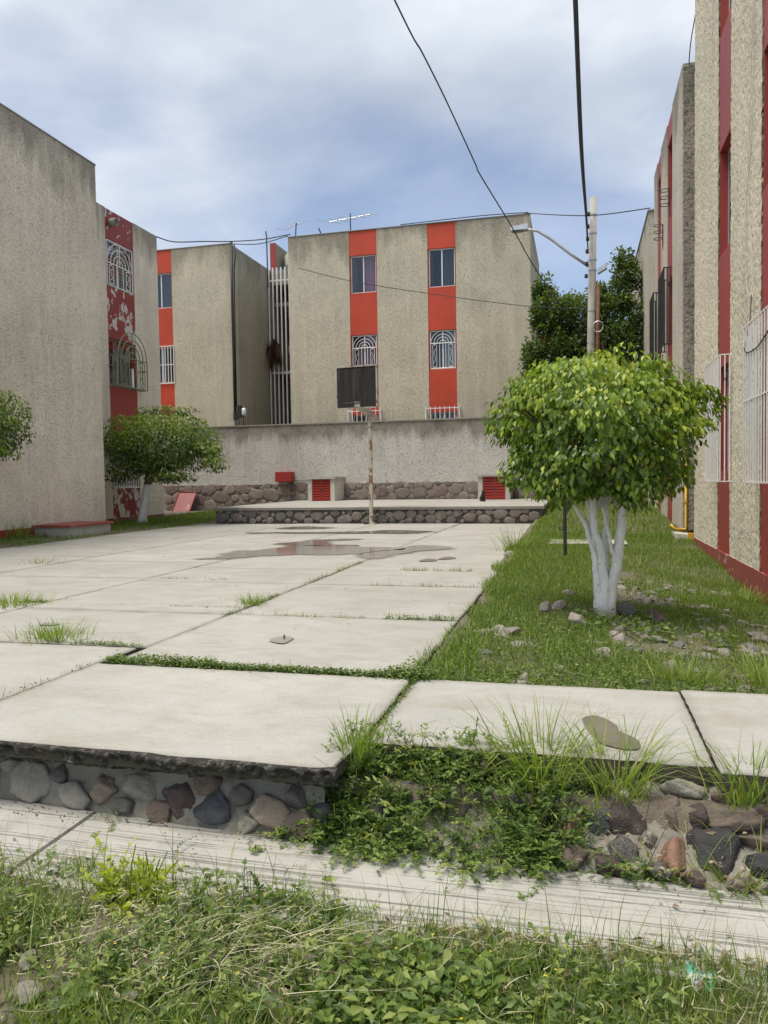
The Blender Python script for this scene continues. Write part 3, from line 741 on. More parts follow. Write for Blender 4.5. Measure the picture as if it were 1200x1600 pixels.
# ---- raised platform in front of that wall
plat = thing('platform', 'raised concrete platform with a rubble stone front at the end of the court', 'platform', (-4.7, 20, 0), kind='structure')
slab(plat, 'deck', -8.6, -.72, 17.02, 23.08, .385, .07, 'concrete_court', .18, .008, .012, side_mat='concrete_dark')
MB().box(-8.55, -.78, 17.10, 23.0, -.1, .30).build('core', 'mortar_plat', plat)
plat_rocks = [rock_mesh('face_stone', 3, 'stone_plat', 230 + i, planes=0, rough=.06, poly=True) for i in range(8)]
stone_field(plat, plat_rocks, -8.55, -.78, 17.09, -.01, .325, .04, .115, 3000, .055)

# ---- standing water and damp
def blob_sheet(name, pts, z, mat, label, cat, n=6, seed=1, amp=.05):
    # closed outline through pts with a ragged edge
    P = []; k = len(pts)
    for i in range(k):
        a, b, c, d = (np.array(pts[(i + j - 1) % k]) for j in range(4))
        for t in np.linspace(0, 1, n, endpoint=False):
            P.append(.5 * ((2 * b) + (-a + c) * t + (2 * a - 5 * b + 4 * c - d) * t * t + (-a + 3 * b - 3 * c + d) * t ** 3))
    P = np.array(P); P3 = np.c_[P, np.zeros(len(P))]
    P += np.c_[vnoise(P3, 5, seed, 2) - .5, vnoise(P3, 5, seed + 9, 2) - .5] * amp
    m = len(P); nx_ = np.roll(P, -1, 0) - np.roll(P, 1, 0); nr_ = np.stack([nx_[:, 1], -nx_[:, 0]], 1); nr_ /= np.maximum(np.linalg.norm(nr_, axis=1, keepdims=True), 1e-6)
    area = np.sum(P[:, 0] * np.roll(P[:, 1], -1) - np.roll(P[:, 0], -1) * P[:, 1]); nr_ *= 1 if area > 0 else -1
    size = math.sqrt(abs(area) / 2); band = min(.16, size * .22)
    w_ = band * (.5 + vnoise(np.c_[P, P[:, :1] * 0], 4., seed + 2, 2))[:, None]
    out, inn = P + nr_ * w_, P - nr_ * band * .35
    strip = [(k, (k + 1) % m, m + (k + 1) % m, m + k) for k in range(m)]
    def sheet(nm, V, F, tone, mt, par):
        me = bpy.data.meshes.new(nm); me.from_pydata(V, [], F); me.materials.append(M[mt]); a_ = me.attributes.new('tone', 'FLOAT', 'POINT'); a_.data.foreach_set('value', tone)
        o_ = bpy.data.objects.new(nm, me); return link(o_, par)
    if mat == 'water':
        o = sheet(name, [(x, y, z) for x, y in P], [tuple(range(m))], [1.] * m, 'water', None)
        sheet('damp_margin', [(x, y, z - .0012) for x, y in out] + [(x, y, z - .0012) for x, y in inn], strip, [0.] * m + [1.] * m, 'damp_soft', o)
    else:
        o = sheet(name, [(x, y, z) for x, y in P] + [(x, y, z) for x, y in inn], strip + [tuple(range(m, 2 * m))], [.25] * m + [1.] * m, mat, None)
    return tag(o, label, cat, kind='structure')
PUD = .0075
blob_sheet('puddle', [(-4.79, 9.05), (-4.64, 9.4), (-4.82, 10.11), (-4.39, 10.45), (-4.14, 11.12), (-3.21, 11.07), (-2.34, 10.71), (-2.86, 10.18), (-2.98, 9.81), (-3.64, 9.75), (-4.1, 9.53), (-4.34, 9.26)], PUD, 'water', 'largest brown puddle on the court, reflecting the red cabinets', 'puddle', seed=1, amp=.3)
blob_sheet('puddle', [(-4.56, 11.3), (-4.51, 11.82), (-4.15, 12.38), (-3.59, 12.4), (-4.0, 11.9), (-3.74, 11.4), (-3.3, 11.25), (-3.92, 11.2)], PUD, 'water', 'narrow puddle just behind the largest one', 'puddle', seed=3, amp=.3)
blob_sheet('puddle', [(-2.80, 9.82), (-2.58, 10.39), (-2.30, 11.24), (-1.81, 10.86), (-2.24, 10.24), (-2.46, 9.36)], PUD, 'water', 'puddle lying on the long court seam right of the largest one', 'puddle', seed=5, amp=.2)
blob_sheet('puddle', [(-6.29, 13.87), (-5.5, 14.07), (-4.13, 14.28), (-3.58, 14.66), (-2.63, 14.31), (-3.01, 13.79), (-3.98, 13.76), (-5.62, 13.71)], PUD, 'water', 'long thin puddle across the court near the hoop post', 'puddle', seed=7, amp=.3)
blob_sheet('puddle', [(-6.17, 15.22), (-5.91, 15.88), (-5.03, 15.44), (-5.59, 15.02)], PUD, 'water', 'farthest puddle, close to the platform wall', 'puddle', seed=9, amp=.3)
blob_sheet('puddle', [(-1.88, 9.12), (-1.83, 9.42), (-1.69, 9.28), (-1.72, 9.13)], PUD, 'damp', 'left of two small damp spots right of the court seam', 'puddle', seed=2)
blob_sheet('puddle', [(-1.69, 9.36), (-1.62, 9.68), (-1.49, 9.54), (-1.56, 9.37)], PUD, 'damp', 'right of two small damp spots right of the court seam', 'puddle', seed=4)
blob_sheet('damp_patch', [(.02, 3.22), (.06, 3.29), (.10, 3.27), (.15, 3.17), (.155, 3.10), (.215, 3.0), (.20, 2.91), (.13, 2.905), (.07, 2.96), (.05, 3.06)], .0035, 'damp', 'brown damp patch drying on the right sidewalk slab', 'damp patch', seed=6, amp=.05)
blob_sheet('damp_patch', [(-1.88, 4.45), (-1.86, 4.58), (-1.76, 4.55), (-1.76, 4.38)], PUD, 'damp_light', 'small grey damp patch on the near court slab', 'damp patch', seed=8, amp=.03)
blob_sheet('damp_patch', [(-3.74, 4.68), (-3.7, 4.76), (-3.6, 4.73), (-3.63, 4.65)], PUD, 'damp_light', 'grey damp patch beside the grass tuft at the left edge', 'damp patch', seed=12, amp=.04)

# ================================================================== BUILDINGS
def bar(mb, fr, a, b, r, n=5):
    mb.tube([fr(*a), fr(*b)], r, n)
def sash(b, fr, u0, u1, v0, v1, rec, curtains=(), frame='white', glass='glass', mull=.5, reveal=None, fw=.035):
    w = MB()
    w.fbox(fr, u0, u1, v0, v0 + fw, -rec - .03, -rec + .012); w.fbox(fr, u0, u1, v1 - fw, v1, -rec - .03, -rec + .012)
    w.fbox(fr, u0, u0 + fw, v0 + fw, v1 - fw, -rec - .028, -rec + .010); w.fbox(fr, u1 - fw, u1, v0 + fw, v1 - fw, -rec - .028, -rec + .010)
    um = u0 + (u1 - u0) * mull
    w.fbox(fr, um - fw * .5, um + fw * .5, v0 + fw, v1 - fw, -rec - .03, -rec + .016)
    win = w.build('window', frame, b)
    part('pane', glass, win, fr, u0 + fw, um - fw * .5, v0 + fw, v1 - fw, -rec - .012, -rec - .006)
    part('pane', glass, win, fr, um + fw * .5, u1 - fw, v0 + fw, v1 - fw, -rec - .004, -rec + .002)
    part('room', 'dark', win, fr, u0, u1, v0, v1, -.49, -.47)
    for (a, c, mat) in curtains:
        n = 40; ua, ub = u0 + (u1 - u0) * a, u0 + (u1 - u0) * c
        top = []; bot = []
        for i in range(n + 1):
            uu = ua + (ub - ua) * i / n; dd = -rec - .09 + .018 * math.sin(i * 1.9 + uu * 7) + .01 * math.sin(i * .7)
            top.append(fr(uu, v1 - .02, dd)); bot.append(fr(uu, v0 + .02, dd + .012 * math.sin(i * 1.1)))
        MB().add(top + bot, [(i, i + 1, n + 2 + i, n + 1 + i) for i in range(n)]).build('curtain', mat, win, True)
    if reveal:
        m = MB(); t = .012
        m.fbox(fr, u0 - t, u0 + .001, v0, v1, -rec - .02, -.0185); m.fbox(fr, u1 - .001, u1 + t, v0, v1, -rec - .02, -.0185)
        m.fbox(fr, u0, u1, v1 - .001, v1 + t, -rec - .02, -.019); m.fbox(fr, u0, u1, v0 - t, v0 + .001, -rec - .02, -.019)
        m.build('reveal', reveal, win)
    return win
def arch_grille(parent, fr, u0, u1, v0, v1, d, mat, r=.011, over=0.):
    """white scroll grille: nested arches over two tall boxes with S scrolls"""
    m = MB(); uc = (u0 + u1) / 2; w = (u1 - u0) / 2; sp = v1 + over - w * .98
    for a, c in (((u0, v0), (u1, v0)), ((u0, v0), (u0, sp if over else v1)), ((u1, v0), (u1, sp if over else v1)), ((u0, sp), (u1, sp)), ((uc, sp), (uc, v1 + over))) + (() if over else (((u0, v1), (u1, v1)),)):
        bar(m, fr, (*a, d), (*c, d), r)
    for k, f in enumerate((.98, .72, .48, .25)):
        pts = [fr(uc - w * f * math.cos(t), sp + w * f * math.sin(t), d) for t in np.linspace(0, math.pi, 19)]
        if k >= 3: pts = [fr(uc - w * f, v0, d)] + pts + [fr(uc + w * f, v0, d)]
        m.tube(pts, r * .85, 5)
    for s in (-1, 1):
        a, c = uc + s * w * .50, uc + s * w * .82
        for q in ((a, a), (c, c)): bar(m, fr, (q[0], v0 + .04, d), (q[1], sp - .05, d), r * .7)
        for vv in (v0 + .04, sp - .05): bar(m, fr, (a, vv, d), (c, vv, d), r * .7)
        mu, mv = (a + c) / 2, (v0 + sp) / 2; hh = (sp - v0) * .30; rr = abs(c - a) * .33
        pts = []
        for t in np.linspace(-1, 1, 25):
            ang = t * 4.4; pts.append(fr(mu + s * rr * math.sin(ang) * (.35 + .65 * abs(t)), mv + hh * t, d))
        m.tube(pts, r * .55, 4)
        m.fbox(fr, (a + c) / 2 - .022, (a + c) / 2 + .022, sp - .04, sp + .008, d - .012, d + .014)
    return m.build('grille', mat, parent)
def bar_grille(parent, fr, u0, u1, v0, v1, d, n, mat, r=.008, rails=(0., .5, 1.), split=True, back=-.02, hor=None):
    m = MB()
    for k in rails:
        v = v0 + (v1 - v0) * k
        m.fbox(fr, u0 - r, u1 + r, v - r * 1.1, v + r * 1.1, d - r * .8, d + r * .8)
        if d > .03 and k in (0., 1., rails[-1]):
            for u in (u0, u1): m.fbox(fr, u - r, u + r, v - r, v + r, back, d - r * .8)
    for u in (u0, u1): m.fbox(fr, u - r, u + r, v0, v1, d - r * 1.05, d + r * 1.05)
    g = m.build('grille', mat, parent)
    us = np.linspace(u0, u1, n)[1:-1]
    if split:
        for u in us: MB().fbox(fr, u - r, u + r, v0 + .002, v1 - .002, d - r * 1.05, d + r * 1.05).build('bar', mat, g)
        if d > .05:
            for u in (u0, u1):
                for dd in np.linspace(back, d, 4)[1:-1]: MB().fbox(fr, u - r * .9, u + r * .9, v0 + .001, v1 - .001, dd - r, dd + r).build('bar', mat, g)
    else:
        q = MB()
        for u in us: q.fbox(fr, u - r, u + r, v0, v1, d - r * 1.05, d + r * 1.05)
        q.build('bars', mat, g)
    return g
def facade(b, fr, segs, zb, zt, pier_mat, pier_name='wall_panel', pier_fn=None):
    """segs: (u0,u1) pier, or (u0,u1,paint,[(v0,v1),...]) painted stripe with its window openings"""
    for s in segs:
        if len(s) == 2:
            if pier_fn: pier_fn(b, fr, s[0], s[1], zb, zt)
            else: part(pier_name, pier_mat, b, fr, s[0], s[1], zb, zt, -.5, 0.)
        else:
            u0, u1, paint, wins = s; lo = zb
            for (a, c) in list(wins) + [(zt - .004, None)]:
                if a > lo + .02:
                    pm = paint(lo) if callable(paint) else paint
                    part('spandrel', pm, b, fr, u0 + .001, u1 - .001, lo, a, -.5, -.016)
                lo = c
# ---- middle building at the back
bc = thing('apartment_building', 'beige three-storey block with two orange window stripes above the retaining wall', 'building', (-5.4, 24.5, 1.2))
fc = FR(24.5); W = [(1.95, 3.15), (4.52, 5.77), (7.13, 8.35)]
facade(bc, fc, [(-9.37, -7.25), (-7.25, -6.32, 'orange', W), (-6.32, -4.64), (-4.64, -3.73, 'orange', W), (-3.73, -1.40)], 1.2, 9.14, 'stucco_rear')
MB().box(-9.36, -1.41, 25.01, 30.2, 1.2, 8.75).build('core', 'stucco_side', bc)
MB().box(-1.66, -1.402, 25.01, 30.2, 1.2, 9.13).build('side_wall', 'stucco_side', bc)
MB().box(-9.368, -9.12, 25.01, 30.2, 1.2, 9.13).build('side_wall', 'stucco_side', bc)
for (u0, u1, cur) in ((-7.22, -6.35, [[(.05, .35, 'curtain_grey')], [(.28, .98, 'curtain_pink')], [(.5, .98, 'curtain_pink'), (.02, .22, 'curtain_dim')]]),
                      (-4.61, -3.76, [[(.05, .95, 'curtain_grey')], [(.5, .98, 'curtain_blue')], [(.02, .16, 'curtain_dim'), (.5, .98, 'curtain_dim')]])):
    for (v0, v1), c in zip(W, cur): sash(bc, fc, u0, u1, v0, v1, .10, c, reveal='orange')
    arch_grille(bc, fc, u0 + .03, u1 - .03, 4.56, 5.74, -.055, 'white', .013)
    bar_grille(bc, fc, u0 - .12, u1 + .12, 1.85, 3.32, .16, 8, 'white', .012, (0., .96), True)
# hanging slack of the parapet: thin capping strips, each its own
MB().box(-9.38, -1.39, 24.48, 24.62, 9.142, 9.165).build('parapet_cap', 'concrete_dark', bc)
# ---- left building of the back row with its side wall
bl = thing('apartment_building', 'beige block at the back left with a narrow orange stripe and a black downpipe cable', 'building', (-13, 24.5, 1.2))
facade(bl, fc, [(-17.2, -14.62), (-14.62, -13.71, 'orange', W), (-13.71, -11.46)], 1.2, 9.13, 'stucco_rear')
MB().box(-11.72, -11.462, 25.005, 30.6, 1.2, 9.12).build('side_wall', 'stucco_side', bl)
MB().box(-17.1, -11.73, 25.01, 30.2, 1.2, 8.75).build('core', 'stucco_side', bl)
MB().box(-17.2, -11.45, 24.485, 24.62, 9.132, 9.155).build('parapet_cap', 'concrete_dark', bl)
sash(bl, fc, -14.59, -13.74, 7.13, 8.35, .10, [(.55, .98, 'curtain_dim')], reveal='orange')
sash(bl, fc, -14.59, -13.74, 4.52, 5.77, .10, [], reveal='orange'); bar_grille(bl, fc, -14.58, -13.7, 4.5, 5.8, .02, 9, 'white', .011, (0., .5, 1.), True)
sash(bl, fc, -14.59, -13.74, 1.95, 3.15, .10, [], reveal='orange')
# ---- stairwell between them, closed with tall white bars
st = thing('stairwell', 'dark open stairwell between the two back buildings', 'stairwell', (-10.4, 29, 1.2))
MB().box(-11.45, -9.38, 30.3, 30.5, 1.2, 9.1).build('back_wall', 'concrete_dark', st)
for z in (3.0, 5.15, 7.75): MB().box(-11.44, -9.39, 28.1, 29.6, z, z + .14).build('landing', 'concrete_dark', st)
MB().box(-11.44, -9.39, 28.0, 30.29, 8.55, 9.12).build('roof_beam', 'stucco_side', st)
for z in (5.3, 7.9):
    m = MB()
    for i in range(7): m.box(-10.9, -10.0, 28.7 - i * .08, 28.95 - i * .08, z - .18 * (7 - i), z - .18 * (6 - i) + .002 * i)
    m.build('stair_flight', 'concrete_dark', st)
gate = thing('bar_gate', 'tall screen of white steel bars closing the stairwell between the back buildings', 'gate', (-10.4, 27.75, 1.2))
for z in (3.02, 5.12, 8.62): MB().box(-11.44, -9.39, 27.72, 27.75, z, z + .06).build('rail', 'white', gate)
pass
for x in np.arange(-11.40, -9.38, .165): MB().box(x - .024, x + .024, 27.67, 27.715, 1.3, 9.12).build('bar', 'white', gate)
# stair tower fin and water tank seen over the gate
tw = thing('roof_fin', 'slim stair-head wall with a red front edge on the back roof', 'wall', (-11.5, 29, 9))
MB().box(-11.82, -11.58, 28.9, 28.95, 8.9, 10.45).build('front_edge', 'red', tw)
m = MB(); m.hexa([(x, y, z) for x in (-11.81, -11.59) for y in (28.952, 32.5) for z in (8.9, 10.44)]); m.build('fin_wall', 'stucco_side', tw)
tk = thing('water_tank', 'pale round water tank beside the stair-head wall', 'water tank', (-10.9, 29.6, 8.9))
prof = [(0, 0), (.50, 0), (.52, .1), (.50, .5), (.52, .54), (.50, .58), (.50, .95), (.42, 1.06), (.2, 1.14), (.2, 1.2), (0, 1.2)]
def lathe(cx, cy, z0, prof, n=20):
    V, F = [], []
    for r, z in prof:
        for k in range(n): V.append((cx + r * math.cos(2 * math.pi * k / n), cy + r * math.sin(2 * math.pi * k / n), z0 + z))
    for i in range(len(prof) - 1):
        for k in range(n): F.append((i * n + k, i * n + (k + 1) % n, (i + 1) * n + (k + 1) % n, (i + 1) * n + k))
    return V, F
v_, f_ = lathe(-11.0, 29.75, 9.12, prof[:8]); MB().add(v_, f_).build('tank_body', 'concrete_plain', tk, True)
v_, f_ = lathe(-11.0, 29.75, 9.12, prof[7:]); MB().add(v_, f_).build('lid', 'concrete_dark', tk, True)
tk2 = thing('water_tank', 'low white water tank lid on the roof beside the left aerial', 'water tank', (-8.9, 26.6, 9.1))
v_, f_ = lathe(-8.95, 26.6, 8.75, [(.5, 0), (.5, .62), (.42, .72), (.15, .78), (0, .78)]); MB().add(v_, f_).build('tank_body', 'white', tk2, True)

# ---- left row: near block and the recessed block with the peeling stripe
b1 = thing('apartment_building', 'large blank beige side of the nearest building on the left', 'building', (-13, 11, 0))
fl = FL(-10.0)
part('wall_panel', 'stucco_left', b1, fl, 4.0, 14.75, .2, 7.82, -.5, 0.)
part('plinth', 'red', b1, fl, 4.02, 14.77, -.1, .2, -.5, .012)
MB().box(-17, -10.51, 4.02, 14.74, -.1, 7.4).build('core', 'stucco_left', b1)
MB().box(-17, -10.51, 14.45, 14.745, 7.405, 7.81).build('parapet', 'stucco_left', b1)
MB().box(-10.3, -9.985, 4.0, 14.765, 7.823, 7.845).build('parapet_cap', 'concrete_dark', b1)
b2 = thing('apartment_building', 'recessed left block with a peeling dark red window stripe behind the small tree', 'building', (-13, 17, 0))
f2 = FL(-11.3); W2 = [(.92, 2.05), (3.45, 4.65), (5.95, 7.1)]
facade(b2, f2, [(14.76, 17.0), (17.0, 18.24, lambda z: 'red_peel_low' if z < .9 else 'red' if 2 < z < 3 else 'red_peel', W2), (18.24, 19.42)], .14, 7.84, 'stucco_left')
part('plinth', 'red_fade', b2, f2, 14.78, 19.44, -.1, .14, -.5, .012)
MB().box(-17, -11.81, 14.78, 19.41, -.1, 7.4).build('core', 'stucco_left', b2)
wb_ = sash(b2, f2, 17.03, 18.2, 5.95, 7.1, .09, [], reveal='red')
for k in range(13): MB().fbox(f2, 17.08, 18.14, 6.0 + k * .082, 6.0 + k * .082 + .055, -.175, -.16).build('blind_slat', 'blind_white', wb_)
arch_grille(b2, f2, 17.06, 18.18, 5.98, 7.07, -.02, 'white', .014)
sash(b2, f2, 17.03, 18.2, 3.45, 4.65, .09, [(.35, .6, 'blind_white')], frame='green_metal', reveal='red')
g = arch_grille(b2, f2, 16.98, 18.32, 3.45, 4.62, .26, 'green_metal', .016, .22)
for u in (16.98, 18.32):
    for v in (3.45, 3.95, 4.2): MB().tube([f2(u, v, .26), f2(u, v, -.02)], .014, 5).build('bar', 'green_metal', g)
    MB().tube([f2(u, 3.45, .12), f2(u, 4.2, .12)], .012, 5).build('bar', 'green_metal', g)
for u in np.linspace(17.0, 18.3, 8): MB().tube([f2(u, 3.45, .26), f2(u, 3.45, -.02)], .012, 5).build('bar', 'green_metal', g)
sash(b2, f2, 17.03, 18.2, .92, 2.05, .09, [(.1, .9, 'curtain_grey')], reveal='red'); bar_grille(b2, f2, 17.02, 18.22, .90, 2.08, .03, 12, 'white', .011, (0., .5, 1.), True)
pot = thing('flower_pot', 'small terracotta pot standing in the olive green window cage', 'flower pot', (-11.12, 17.75, 3.96))
v_, f_ = lathe(-11.12, 17.75, 3.96, [(0, 0), (.06, 0), (.085, .13), (.095, .13), (.095, .17), (.08, .17), (.075, .13), (0, .12)], 12); MB().add(v_, f_).build('pot_body', 'red_lid', pot, True)
MB().tube([(-11.12, 17.75, 3.46), (-11.12, 17.75, 3.96)], .035, 8).build('stand', 'white', pot)
sk = thing('wall_socket_pipe', 'round grey drain spout at the top of the peeling stripe', 'drain spout', (-11.25, 17.2, 7.55))
v_, f_ = lathe(0, 0, 0, [(.075, 0), (.10, 0), (.10, .22), (.075, .22), (.075, 0)], 16)
MB().add([(-11.34 + z, 17.22 + x, 7.52 + y) for x, y, z in v_], f_).build('spout', 'concrete_dark', sk, True)

# ---- right row: near building with real plaster relief
def rough_panel(b, fr, u0, u1, v0, v1, step=.0125, vmax=None):
    nu, nv = int((u1 - u0) / step), int((v1 - v0) / step)
    U, Vv = np.meshgrid(np.linspace(u0, u1, nu + 1), np.linspace(v0, v1, nv + 1))
    P2 = np.stack([U.ravel(), Vv.ravel(), np.zeros(U.size)], 1)
    n_ = vnoise(P2 * [1, .8, 1], 30., 61, 3); crust = np.clip((n_ - .36) * 7, 0, 1)
    D = -.0085 + crust * .006 + (vnoise(P2, 60., 66, 1) - .5) * .004
    uu = U.ravel().copy(); vv = Vv.ravel().copy()
    jag = (vnoise(P2, 17., 71, 3) - .5) * .036
    e = np.isclose(uu, u0) | np.isclose(uu, u1); uu[e] += jag[e]
    if v0 > .02 or True:
        e2 = np.isclose(vv, v0); vv[e2] += jag[e2] * .8
    W_ = np.array([fr(a, c, d) for a, c, d in zip(uu, vv, D)])
    ii = np.arange(U.size).reshape(U.shape)
    F = np.stack([ii[:-1, :-1], ii[:-1, 1:], ii[1:, 1:], ii[1:, :-1]], -1).reshape(-1, 4)
    per = np.concatenate([ii[0, :], ii[1:, -1], ii[-1, -2::-1], ii[-2:0:-1, 0]])
    back = np.array([fr(uu[k], vv[k], -.5) for k in per]); k0 = len(W_); m_ = len(per)
    S = np.array([[per[i], per[(i + 1) % m_], k0 + (i + 1) % m_, k0 + i] for i in range(m_)])
    o = np_mesh('wall_panel', np.concatenate([W_, back]), np.concatenate([F, S]), 'stucco_right', b, smooth=False)
    return o
b3 = thing('apartment_building', 'nearest building on the right with red window stripes and white window cages', 'building', (3, 8, -.2))
f3 = FRt(1.67); W3 = [(1.04, 2.30), (3.64, 4.90), (6.24, 7.50)]
facade(b3, f3, [(4.9, 7.02), (7.02, 7.95, 'red', W3), (7.95, 9.45), (9.45, 10.24, 'red', W3), (10.24, 12.2)], .07, 8.4, 'stucco_right', pier_fn=rough_panel)
part('plinth', 'red_fade', b3, f3, 4.9, 12.21, -.4, .072, -.5, .008)
MB().box(1.664, 8, 4.84, 4.93, .08, 8.38).build('end_wall', 'stucco_right', b3)
MB().box(2.18, 8, 4.92, 12.19, -.4, 8.2).build('core', 'stucco_right', b3)
for (u0, u1) in ((7.05, 7.92), (9.48, 10.21)):
    for i, (v0, v1) in enumerate(W3): sash(b3, f3, u0, u1, v0, v1, .12, [(.1, .9, 'curtain_dim')] if i else [], frame='alu', glass='glass_dark', reveal='red')
bar_grille(b3, f3, 9.30, 10.30, .925, 2.34, .125, 9, 'white', .0055, (0., .49, 1.), True)
bar_grille(b3, f3, 6.98, 8.03, .925, 2.40, .125, 11, 'white', .0055, (0., .52, 1.), True)
# ---- right row: second and third buildings
b4 = thing('apartment_building', 'second building on the right with dark window cages, beyond the clipped tree', 'building', (3, 15.7, 0))
f4 = FRt(1.65); W4 = [(1.0, 2.1), (3.4, 4.62), (6.0, 7.15)]
facade(b4, f4, [(13.35, 14.75), (14.75, 15.6, 'red', W4), (15.6, 16.7), (16.7, 17.4, 'red', W4), (17.4, 18.1)], .12, 7.56, 'stucco_far')
part('plinth', 'red_fade', b4, f4, 13.37, 18.09, -.2, .12, -.5, .01)
MB().box(2.16, 8, 13.36, 18.08, -.2, 7.3).build('core', 'stucco_far', b4)
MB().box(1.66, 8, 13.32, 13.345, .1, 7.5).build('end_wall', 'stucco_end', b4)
MB().box(2.152, 8, 13.35, 13.60, 7.305, 7.55).build('parapet', 'stucco_far', b4)
for (u0, u1) in ((14.78, 15.57), (16.73, 17.37)):
    for i, (v0, v1) in enumerate(W4): sash(b4, f4, u0, u1, v0, v1, .11, [(.1, .9, 'curtain_dim')], frame='black_metal', glass='glass_dark', reveal='red')
    bar_grille(b4, f4, u0 - .03, u1 + .12, 3.36, 4.72, .14, 9, 'black_metal', .010, (0., .33, .66, 1.), True)
for (yr, xr, zr, lab) in ((15.1, 1.56, 6.20, 'nearer'), (16.25, 1.56, 5.93, 'farther')):
    ph = thing('pot_holder', 'row of black iron pot rings on the second right building, ' + lab, 'pot holder', (xr, yr, zr - .5), 'iron pot rings')
    for k in range(3): MB().tube([(xr + .085 * math.cos(t), yr + .085 * math.sin(t), zr - k * .13) for t in np.linspace(0, 2 * math.pi, 17)], .008, 5, cap=False).build('ring', 'black_metal', ph)
    MB().tube([(xr + .08, yr, zr + .02), (xr + .08, yr, zr - .38), (1.65, yr, zr - .48)], .010, 5).build('bracket', 'black_metal', ph)
b5 = thing('apartment_building', 'third building on the right, mostly hidden behind the dark trees', 'building', (3, 22, 0))
MB().box(1.66, 8, 19.6, 25.8, 0, 7.3).build('wall_panel', 'stucco_far', b5)
MB().box(1.64, 8.01, 19.58, 25.82, 7.302, 7.34).build('parapet_cap', 'concrete_dark', b5)
# a far house glimpsed through the leaves
hs = thing('house', 'pale low house with a red roof edge far behind the dark trees', 'house', (1, 42, 1.2))
MB().box(-2.6, 4.4, 42, 48, 1.0, 8.2).build('wall', 'lime', hs); MB().box(-2.8, 4.6, 41.8, 48.2, 8.2, 8.6).build('roof', 'red', hs)
for x in (-1.6, .6, 2.8):
    wv = MB().box(x, x + 1., 41.95, 41.99, 5.4, 6.8).build('window', 'white', hs); MB().box(x + .08, x + .92, 41.94, 41.948, 5.48, 6.72).build('pane', 'glass_dark', wv)

# ================================================================== THINGS
# ---- basketball hoop
hp = thing('basketball_hoop', 'rusty white post with a weathered black wooden backboard at the platform', 'basketball hoop', (-4.56, 16.85, 0))
MB().box(-4.598, -4.522, 16.807, 16.883, 0, 2.60).build('post', 'rustwhite', hp)
MB().box(-4.66, -4.46, 16.74, 16.96, 0, .03).build('base_plate', 'rustwhite', hp)
m = MB(); m.hexa([(x, y, z + (0 if y < 16.5 else -.17)) for x in (-4.62, -4.50) for y in (15.98, 17.35) for z in (2.53, 2.64)]); m.build('arm', 'rust_dark', hp)
rt = math.radians(-8)
def bq(u, v, d): return (-4.60 + u * math.cos(rt) + d * math.sin(rt), 15.95 + u * math.sin(rt) - d * math.cos(rt), 2.995 + v)
for i in range(6):
    a = -.455 + i * .1517
    MB().fbox(bq, a + .002, a + .1497, -.43, .43, random.uniform(-.014, -.008), random.uniform(.006, .013)).build('plank', 'wood_dark', hp)
m = MB(); t = .028
m.fbox(bq, -.485, .485, .432, .432 + t, -.03, .024); m.fbox(bq, -.485, .485, -.46, -.432, -.03, .024); m.fbox(bq, -.485, -.457, -.432, .432, -.03, .023); m.fbox(bq, .457, .485, -.432, .432, -.03, .023)
m.build('board_frame', 'rust_dark', hp)
rim = MB().tube([bq(.02 + .20 * math.cos(q), -.36 - .02 * math.sin(q), .23 + .20 * math.sin(q)) for q in np.linspace(0, 2 * math.pi, 25)], .012, 6, cap=False).build('rim', 'black_metal', hp, True)
MB().fbox(bq, -.05, .09, -.43, -.31, .014, .03).build('rim_plate', 'rustwhite', hp)
# ---- meter cabinets on the platform
def cabinet(x0, x1, label):
    c = thing('meter_cabinet', label, 'cabinet', ((x0 + x1) / 2, 22.5, .385), 'concrete meter cabinets')
    y0 = 22.1
    MB().box(x0, x0 + .13, y0, 23.09, .386, 1.05).build('side_wall', 'lime', c); MB().box(x1 - .13, x1, y0, 23.09, .386, 1.05).build('side_wall', 'lime', c)
    MB().box(x0 - .03, x1 + .04, y0 - .05, 23.09, 1.05, 1.115).build('top_slab', 'concrete_plain', c)
    MB().box(x0 + .131, x1 - .131, y0 + .10, 23.08, .388, 1.049).build('inside', 'dark', c)
    a, b_ = x0 + .135, x1 - .135; mid = (a + b_) / 2
    for u0, u1 in ((a, mid - .006), (mid + .006, b_)):
        m = MB(); t = .035
        m.box(u0, u1, y0 + .02, y0 + .05, .40, .435); m.box(u0, u1, y0 + .02, y0 + .05, 1.005, 1.04); m.box(u0, u0 + t, y0 + .021, y0 + .051, .435, 1.005); m.box(u1 - t, u1, y0 + .021, y0 + .051, .435, 1.005)
        d = m.build('door', 'red_metal', c)
        for k in range(7):
            z = .445 + k * .080
            MB().hexa([(x, y, zz + (.022 if y > y0 + .04 else 0)) for x in (u0 + t, u1 - t) for y in (y0 + .018, y0 + .055) for zz in (z, z + .052)]).build('louvre', 'red_metal', d)
    MB().box(mid - .03, mid + .03, y0 + .004, y0 + .018, .70, .75).build('latch', 'black_metal', c)
cabinet(-7.97, -7.12, 'concrete meter cabinet with red louvred doors, left of the hoop post')
cabinet(-2.79, -1.88, 'concrete meter cabinet with red louvred doors, behind the black cat')
rb = thing('wall_box', 'small red metal box mounted on the retaining wall', 'metal box', (-9.05, 23, 1.1))
MB().box(-9.34, -8.77, 22.86, 23.09, .985, 1.30).build('box_body', 'red_metal', rb); MB().box(-9.32, -8.79, 22.848, 22.858, 1.0, 1.285).build('lid', 'red_metal', rb)
MB().tube([(-8.95, 23.05, .99), (-8.95, 23.05, .40)], .02, 6).build('conduit', 'concrete_dark', rb)
MB().tube([(-8.76, 23.06, 1.03), (-8.02, 23.06, 1.03)], .018, 6).build('conduit', 'concrete_dark', rb)
